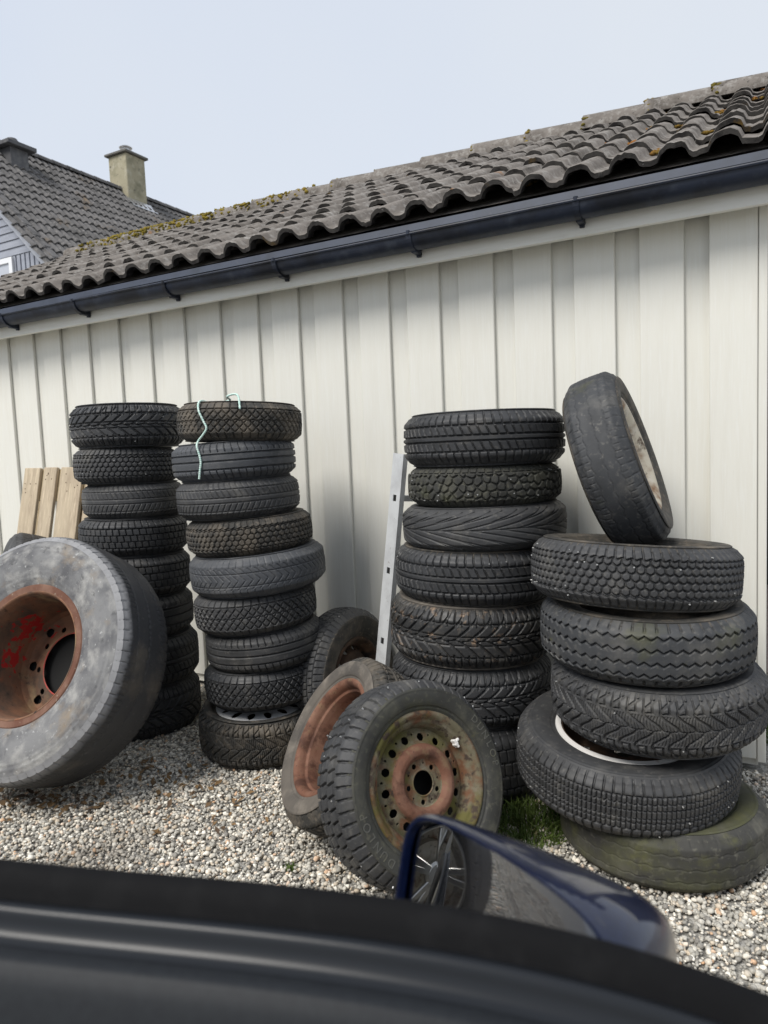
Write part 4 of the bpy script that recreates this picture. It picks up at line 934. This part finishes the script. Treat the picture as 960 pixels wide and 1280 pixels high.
gp = at_z(363, 1086, 0); grass_patch('weed', 'tiny green weed in the gravel left of the front wheel', gp[0], gp[1], .03, .02, 60, .008, .025, 2)
gp = at_z(958, 930, 0); grass_patch('grass', 'small grass strip past the garage corner', gp[0]+.08, gp[1]+.15, .12, .2, 600, .03, .09, 3)
b = MB(); r = np.random.default_rng(12)
for i in range(230):
    px, py = (r.normal(55, 45), r.normal(1000, 9)) if i < 120 else ((r.uniform(120, 260), r.normal(965, 10)) if i < 170 else (r.normal(255, 40), r.normal(1000, 25)))
    p = at_z(px, py, .012); a = r.uniform(0, 6.28); l = r.uniform(.008, .024); q = np.array([math.cos(a), math.sin(a), r.normal(0, .3)])*l; s_ = np.array([-math.sin(a), math.cos(a), r.normal(0, .3)])*l*.45
    b.add([tuple(p-q), tuple(p+s_+[0, 0, .003]), tuple(p+q), tuple(p-s_)], [(0, 1, 2, 3)])
tag(b.build('leaf_litter', M_leaf), 'brown leaf crumbs on the gravel around the truck wheel', 'leaf litter', kind='stuff')

# ------------------------------------------------------------------ car in the foreground
sp_px = [(0, 1080, .2527), (150, 1088, .2545), (300, 1105, .257), (440, 1125, .2625), (584, 1143, .267), (727, 1172, .277), (866, 1211, .290), (960, 1250, .305)]
sw = np.array([at_z(x, y, EYE-d) for x, y, d in sp_px])
dirL = np.array([-U2[0], -U2[1]]); ax_o = sw[3][:2]
tcar = np.array([.97, .242]); 
q0, q1 = sw[0], sw[-1]; tcar = (q1-q0)[:2]/np.linalg.norm((q1-q0)[:2]); ncar = np.array([tcar[1], -tcar[0]]); ncar = ncar*np.sign(ncar@-ax_o)  # ncar points back to the eye
s_ = (sw[:, :2]-ax_o)@tcar; o_ = (sw[:, :2]-ax_o)@ncar
cs_ = np.polyfit(s_, o_, 2); cz = np.polyfit(s_, sw[:, 2], 3)
def sill(s):
    sc_ = np.clip(s, s_[0]-.05, s_[-1]+.05); ds = s-sc_
    off = np.polyval(cs_, sc_)+np.polyval(np.polyder(cs_), sc_)*ds*.4; z = np.polyval(cz, sc_)+np.polyval(np.polyder(cz), sc_)*ds*(.35 if ds < 0 else 1)
    if s > s_[-1]+.05: z = max(z, .78)
    return np.array([*(ax_o+tcar*s+ncar*off), z])
WC_s = -1.75                                               # rear wheel along the car
cbase = sill(0.); CAR = empty('car', 'dark blue car in the foreground, seen from its open window', 'car', (cbase[0], cbase[1], 0))
def cchild(mb, name, m, smooth=None, parent=CAR):
    o = mb.build(name, m, None, smooth); return attach(o, parent)
def sweep(prof, ss, keep=None):
    V = []; F = []; K = len(prof)
    for s in ss:
        p = sill(s)
        for (q, dz) in prof: V.append((p[0]+ncar[0]*q, p[1]+ncar[1]*q, (p[2]+dz) if dz > -.5 else -dz-1))
    for i in range(len(ss)-1):
        for k in range(K-1): F.append((i*K+k, i*K+k+1, (i+1)*K+k+1, (i+1)*K+k))
    b = MB(); b.add(V, F); return b
ss = np.linspace(-.9, .62, 90)
P1 = smooth_poly([(-.008, -.03), (-.007, -.005), (-.003, 0), (.003, -.001), (.008, -.006), (.0115, -.0125), (.013, -.0155)], 4)
DOORB = sweep([(-.02, -.012), (-.045, -.06), (-.06, -.15), (-.062, -.3), (-.05, -.45)], np.linspace(-2.6, 1.2, 100))
# body side with the wheel arch left open; the lower sill is set in
b = MB(); ssb = np.linspace(-2.6, 1.3, 131); zrel = [0, .05, .13, .25, .38, .5, .6, .68, .74]; inn = [-.012, -.045, -.062, -.064, -.058, -.05, -.045, -.03, .02]
V = []; K = 40; zz_ = np.linspace(0, .74, K); iv = np.interp(zz_, zrel, inn)
for s in ssb:
    p = sill(s); top_z = p[2]-.014; zs = top_z-(top_z-.26)*zz_/.74
    for z, q in zip(zs, iv): V.append((p[0]+ncar[0]*q, p[1]+ncar[1]*q, z))
F = []
for i in range(len(ssb)-1):
    for k in range(K-1):
        smid = (ssb[i]+ssb[i+1])/2; zmid = V[i*K+k][2]
        if math.hypot(smid-WC_s, zmid-.31) > .36: F.append((i*K+k, i*K+k+1, (i+1)*K+k+1, (i+1)*K+k))
b.add(V, F); DOOR = cchild(b, 'body_side', M_car, 40)
cchild(sweep(P1, ss), 'window_seal', M_plastic, 60, DOOR)
P2 = smooth_poly([(.0128, -.0152), (.0155, -.0142), (.0195, -.0142), (.022, -.0165), (.0245, -.023), (.028, -.0275), (.0335, -.029)], 4)
P3 = smooth_poly([(.033, -.0286), (.037, -.0278), (.043, -.0278), (.0475, -.0305), (.055, -.042), (.07, -.08), (.09, -.16), (.1, -.42)], 4)
cchild(sweep(P2, ss), 'window_moulding', M_trimgrey, 60, DOOR)
cchild(sweep(P3, ss), 'door_card', M_inner, 60, DOOR)
ub = MB(); A0, A1 = sill(-2.6), sill(1.3)
for (q0_, q1_, z0_, z1_) in ((.02, 1.55, .255, .275),):
    V = [(*(A[:2]+ncar*q), z) for A in (A0, A1) for q in (q0_, q1_) for z in (z0_, z1_)]
    ub.add(V, [(0, 1, 3, 2), (4, 6, 7, 5), (0, 4, 5, 1), (2, 3, 7, 6), (0, 2, 6, 4), (1, 5, 7, 3)])
cchild(ub, 'underbody_shade_slab', M_plastic)  # unseen slab, added to block light and shade the gravel under the car
# rear wheel with spoked alloy
pw = sill(WC_s); wc = np.array([*(pw[:2]+ncar*-.045), .315]); Nw = np.array([-ncar[0], -ncar[1], 0.])
def car_wheel(wc, own=True, Nw=Nw):
    if own:
        we = bpy.data.objects.new('wheel', None); COL.objects.link(we); attach(we, CAR); we.matrix_basis = axis_frame(wc, Nw, .2)
    else: we = empty('wheel', 'silver spoked alloy wheel standing on the gravel, seen reflected in the car mirror', 'wheel', M=axis_frame(wc, Nw, .2))
    tyre_parts(we, .315, .205, .215, 'rib', RB['black'], N=300, Mv=24, zoff=-.085, seed=2)
    b = MB(); b.lathe([(.216, -.002), (.212, .004), (.205, .0), (.2, -.02), (.195, -.12)], 96)
    for k in range(5):
        for d_ in (-.13, .13):
            a = 2*math.pi*k/5+d_; Mx = Matrix.Rotation(a, 4, 'Z'); b.box((.04, -.014, -.022), (.204, .014, -.004), M=Mx, bev=.004)
    b.lathe([(.0, -.001), (.05, -.002), (.06, -.012), (.06, -.03)], 32); b.build('rim', M_alloy, we, 40)
    b = MB(); b.disc(.19, -.11); b.lathe([(.12, -.105), (.12, -.07), (.0, -.07)], 40); b.build('brake_disc', M_cream, we, 40)
car_wheel(wc)

# door mirror: rim outline in its own plane, shell bulging forward
Am = at_z(536, 1040, 1.0); Bm = at_z(738, 1150, 1.0)
av = (Bm-Am); av[2] = 0; ML = np.linalg.norm(av); av /= ML
cm = (Am+Bm)/2+np.array([0, 0, -.058])-av*.014
bn = np.array([av[1], -av[0], 0.]);                                     # normal of the rim plane
if bn@(np.array([0, 0, EYE])-cm) < 0: bn = -bn
gd_ = ray(546, 1092); gq = gd_*((cm-bn*.008-[0, 0, EYE])@bn)/(gd_@bn)+[0, 0, EYE]; vin = gq-np.array([0, 0, EYE]); vin /= np.linalg.norm(vin); rf_ = vin-2*(vin@bn)*bn; rf_[2] = 0; rf_ /= np.linalg.norm(rf_)
WT = np.array([*(gq[:2]+rf_[:2]*2.7), .33]); tw_ = WT-gq; tw_ /= np.linalg.norm(tw_); te = np.array([0, 0, EYE])-gq; te /= np.linalg.norm(te)
gn = tw_+te; gn /= np.linalg.norm(gn)
print('tilt', math.degrees(math.acos(gn@bn)))
bn = gn; av = av-bn*(av@bn); av /= np.linalg.norm(av); bv = np.cross(av, bn); bv *= np.sign(bv[2])
hl, hh_ = ML/2+.034, .062
def rim_pt(t, s=1., dz=0.):
    c_, s__ = math.cos(t), math.sin(t); ex = .45
    a_ = hl*np.sign(c_)*abs(c_)**ex*s; z_ = hh_*np.sign(s__)*abs(s__)**ex*s
    return a_, z_
MR = bpy.data.objects.new('door_mirror', None); COL.objects.link(MR); attach(MR, CAR)
n_ = 72; b = MB(); V = []; rings = []
for (s, dep_) in ((.95, -.012), (.97, .0), (1., .0), (1.028, -.009), (1.03, -.02), (.985, -.036), (.93, -.052), (.84, -.064), (.66, -.075), (.35, -.082), (.02, -.084)):
    for k in range(n_):
        a_, z_ = rim_pt(2*math.pi*k/n_, s)
        # the inner end is deeper and sinks towards the door, like a swept mirror cap
        t_ = np.clip((a_/hl+1)/2, 0, 1); dp = dep_*(.42+1.2*t_); zz = z_-.02*max(0, t_-.5)**1.3*(1 if z_ > 0 else .3)-(-.05+.06*t_)*dep_*(1 if z_ > 0 else 0)
        p = cm+av*a_+bn*dp+bv*zz; V.append(tuple(p))
for i in range(10):
    for k in range(n_): F_ = None
F = [(i*n_+k, i*n_+(k+1) % n_, (i+1)*n_+(k+1) % n_, (i+1)*n_+k) for i in range(10) for k in range(n_)]
b.add(V, F); o = b.build('mirror_housing', M_car, None, 50); attach(o, MR)
# glass aimed so that it shows the loose alloy wheel placed out of view
b = MB(); V = []
for k in range(n_):
    a_, z_ = rim_pt(2*math.pi*k/n_, .955); V.append(tuple(cm+av*a_+bv*z_-bn*.008))
b.add(V, [tuple(range(n_))]); o = b.build('mirror_glass', M_mirror, None); attach(o, MR)
hit = -rf_*1.; hit = np.array([-rf_[0], -rf_[1], 0]); ca, sa = math.cos(math.radians(-38)), math.sin(math.radians(-38))
car_wheel(WT+np.array([0, 0, -.012]), False, np.array([hit[0]*ca-hit[1]*sa, hit[0]*sa+hit[1]*ca, 0]))
print('WT', WT, proj(WT)); print('mirror', 'glass angle', 0, 'cm', cm, 'len', ML)
b = MB(); ps = sill(((cm+av*hl)[:2]-ax_o)@tcar)
b.tube([tuple(cm+av*(hl-.05)-bn*.04+np.array([0, 0, -.05])), tuple((cm+av*hl-bn*.04)*.6+np.array([*(ps[:2]-ncar*.03), ps[2]-.09])*.4+np.array([0, 0, -.02])), (ps[0]-ncar[0]*.03, ps[1]-ncar[1]*.03, ps[2]-.09)], [.02, .022, .026], 14)
o = b.build('mirror_arm', M_plastic, None, 60); attach(o, MR)
bpy.context.view_layer.update()
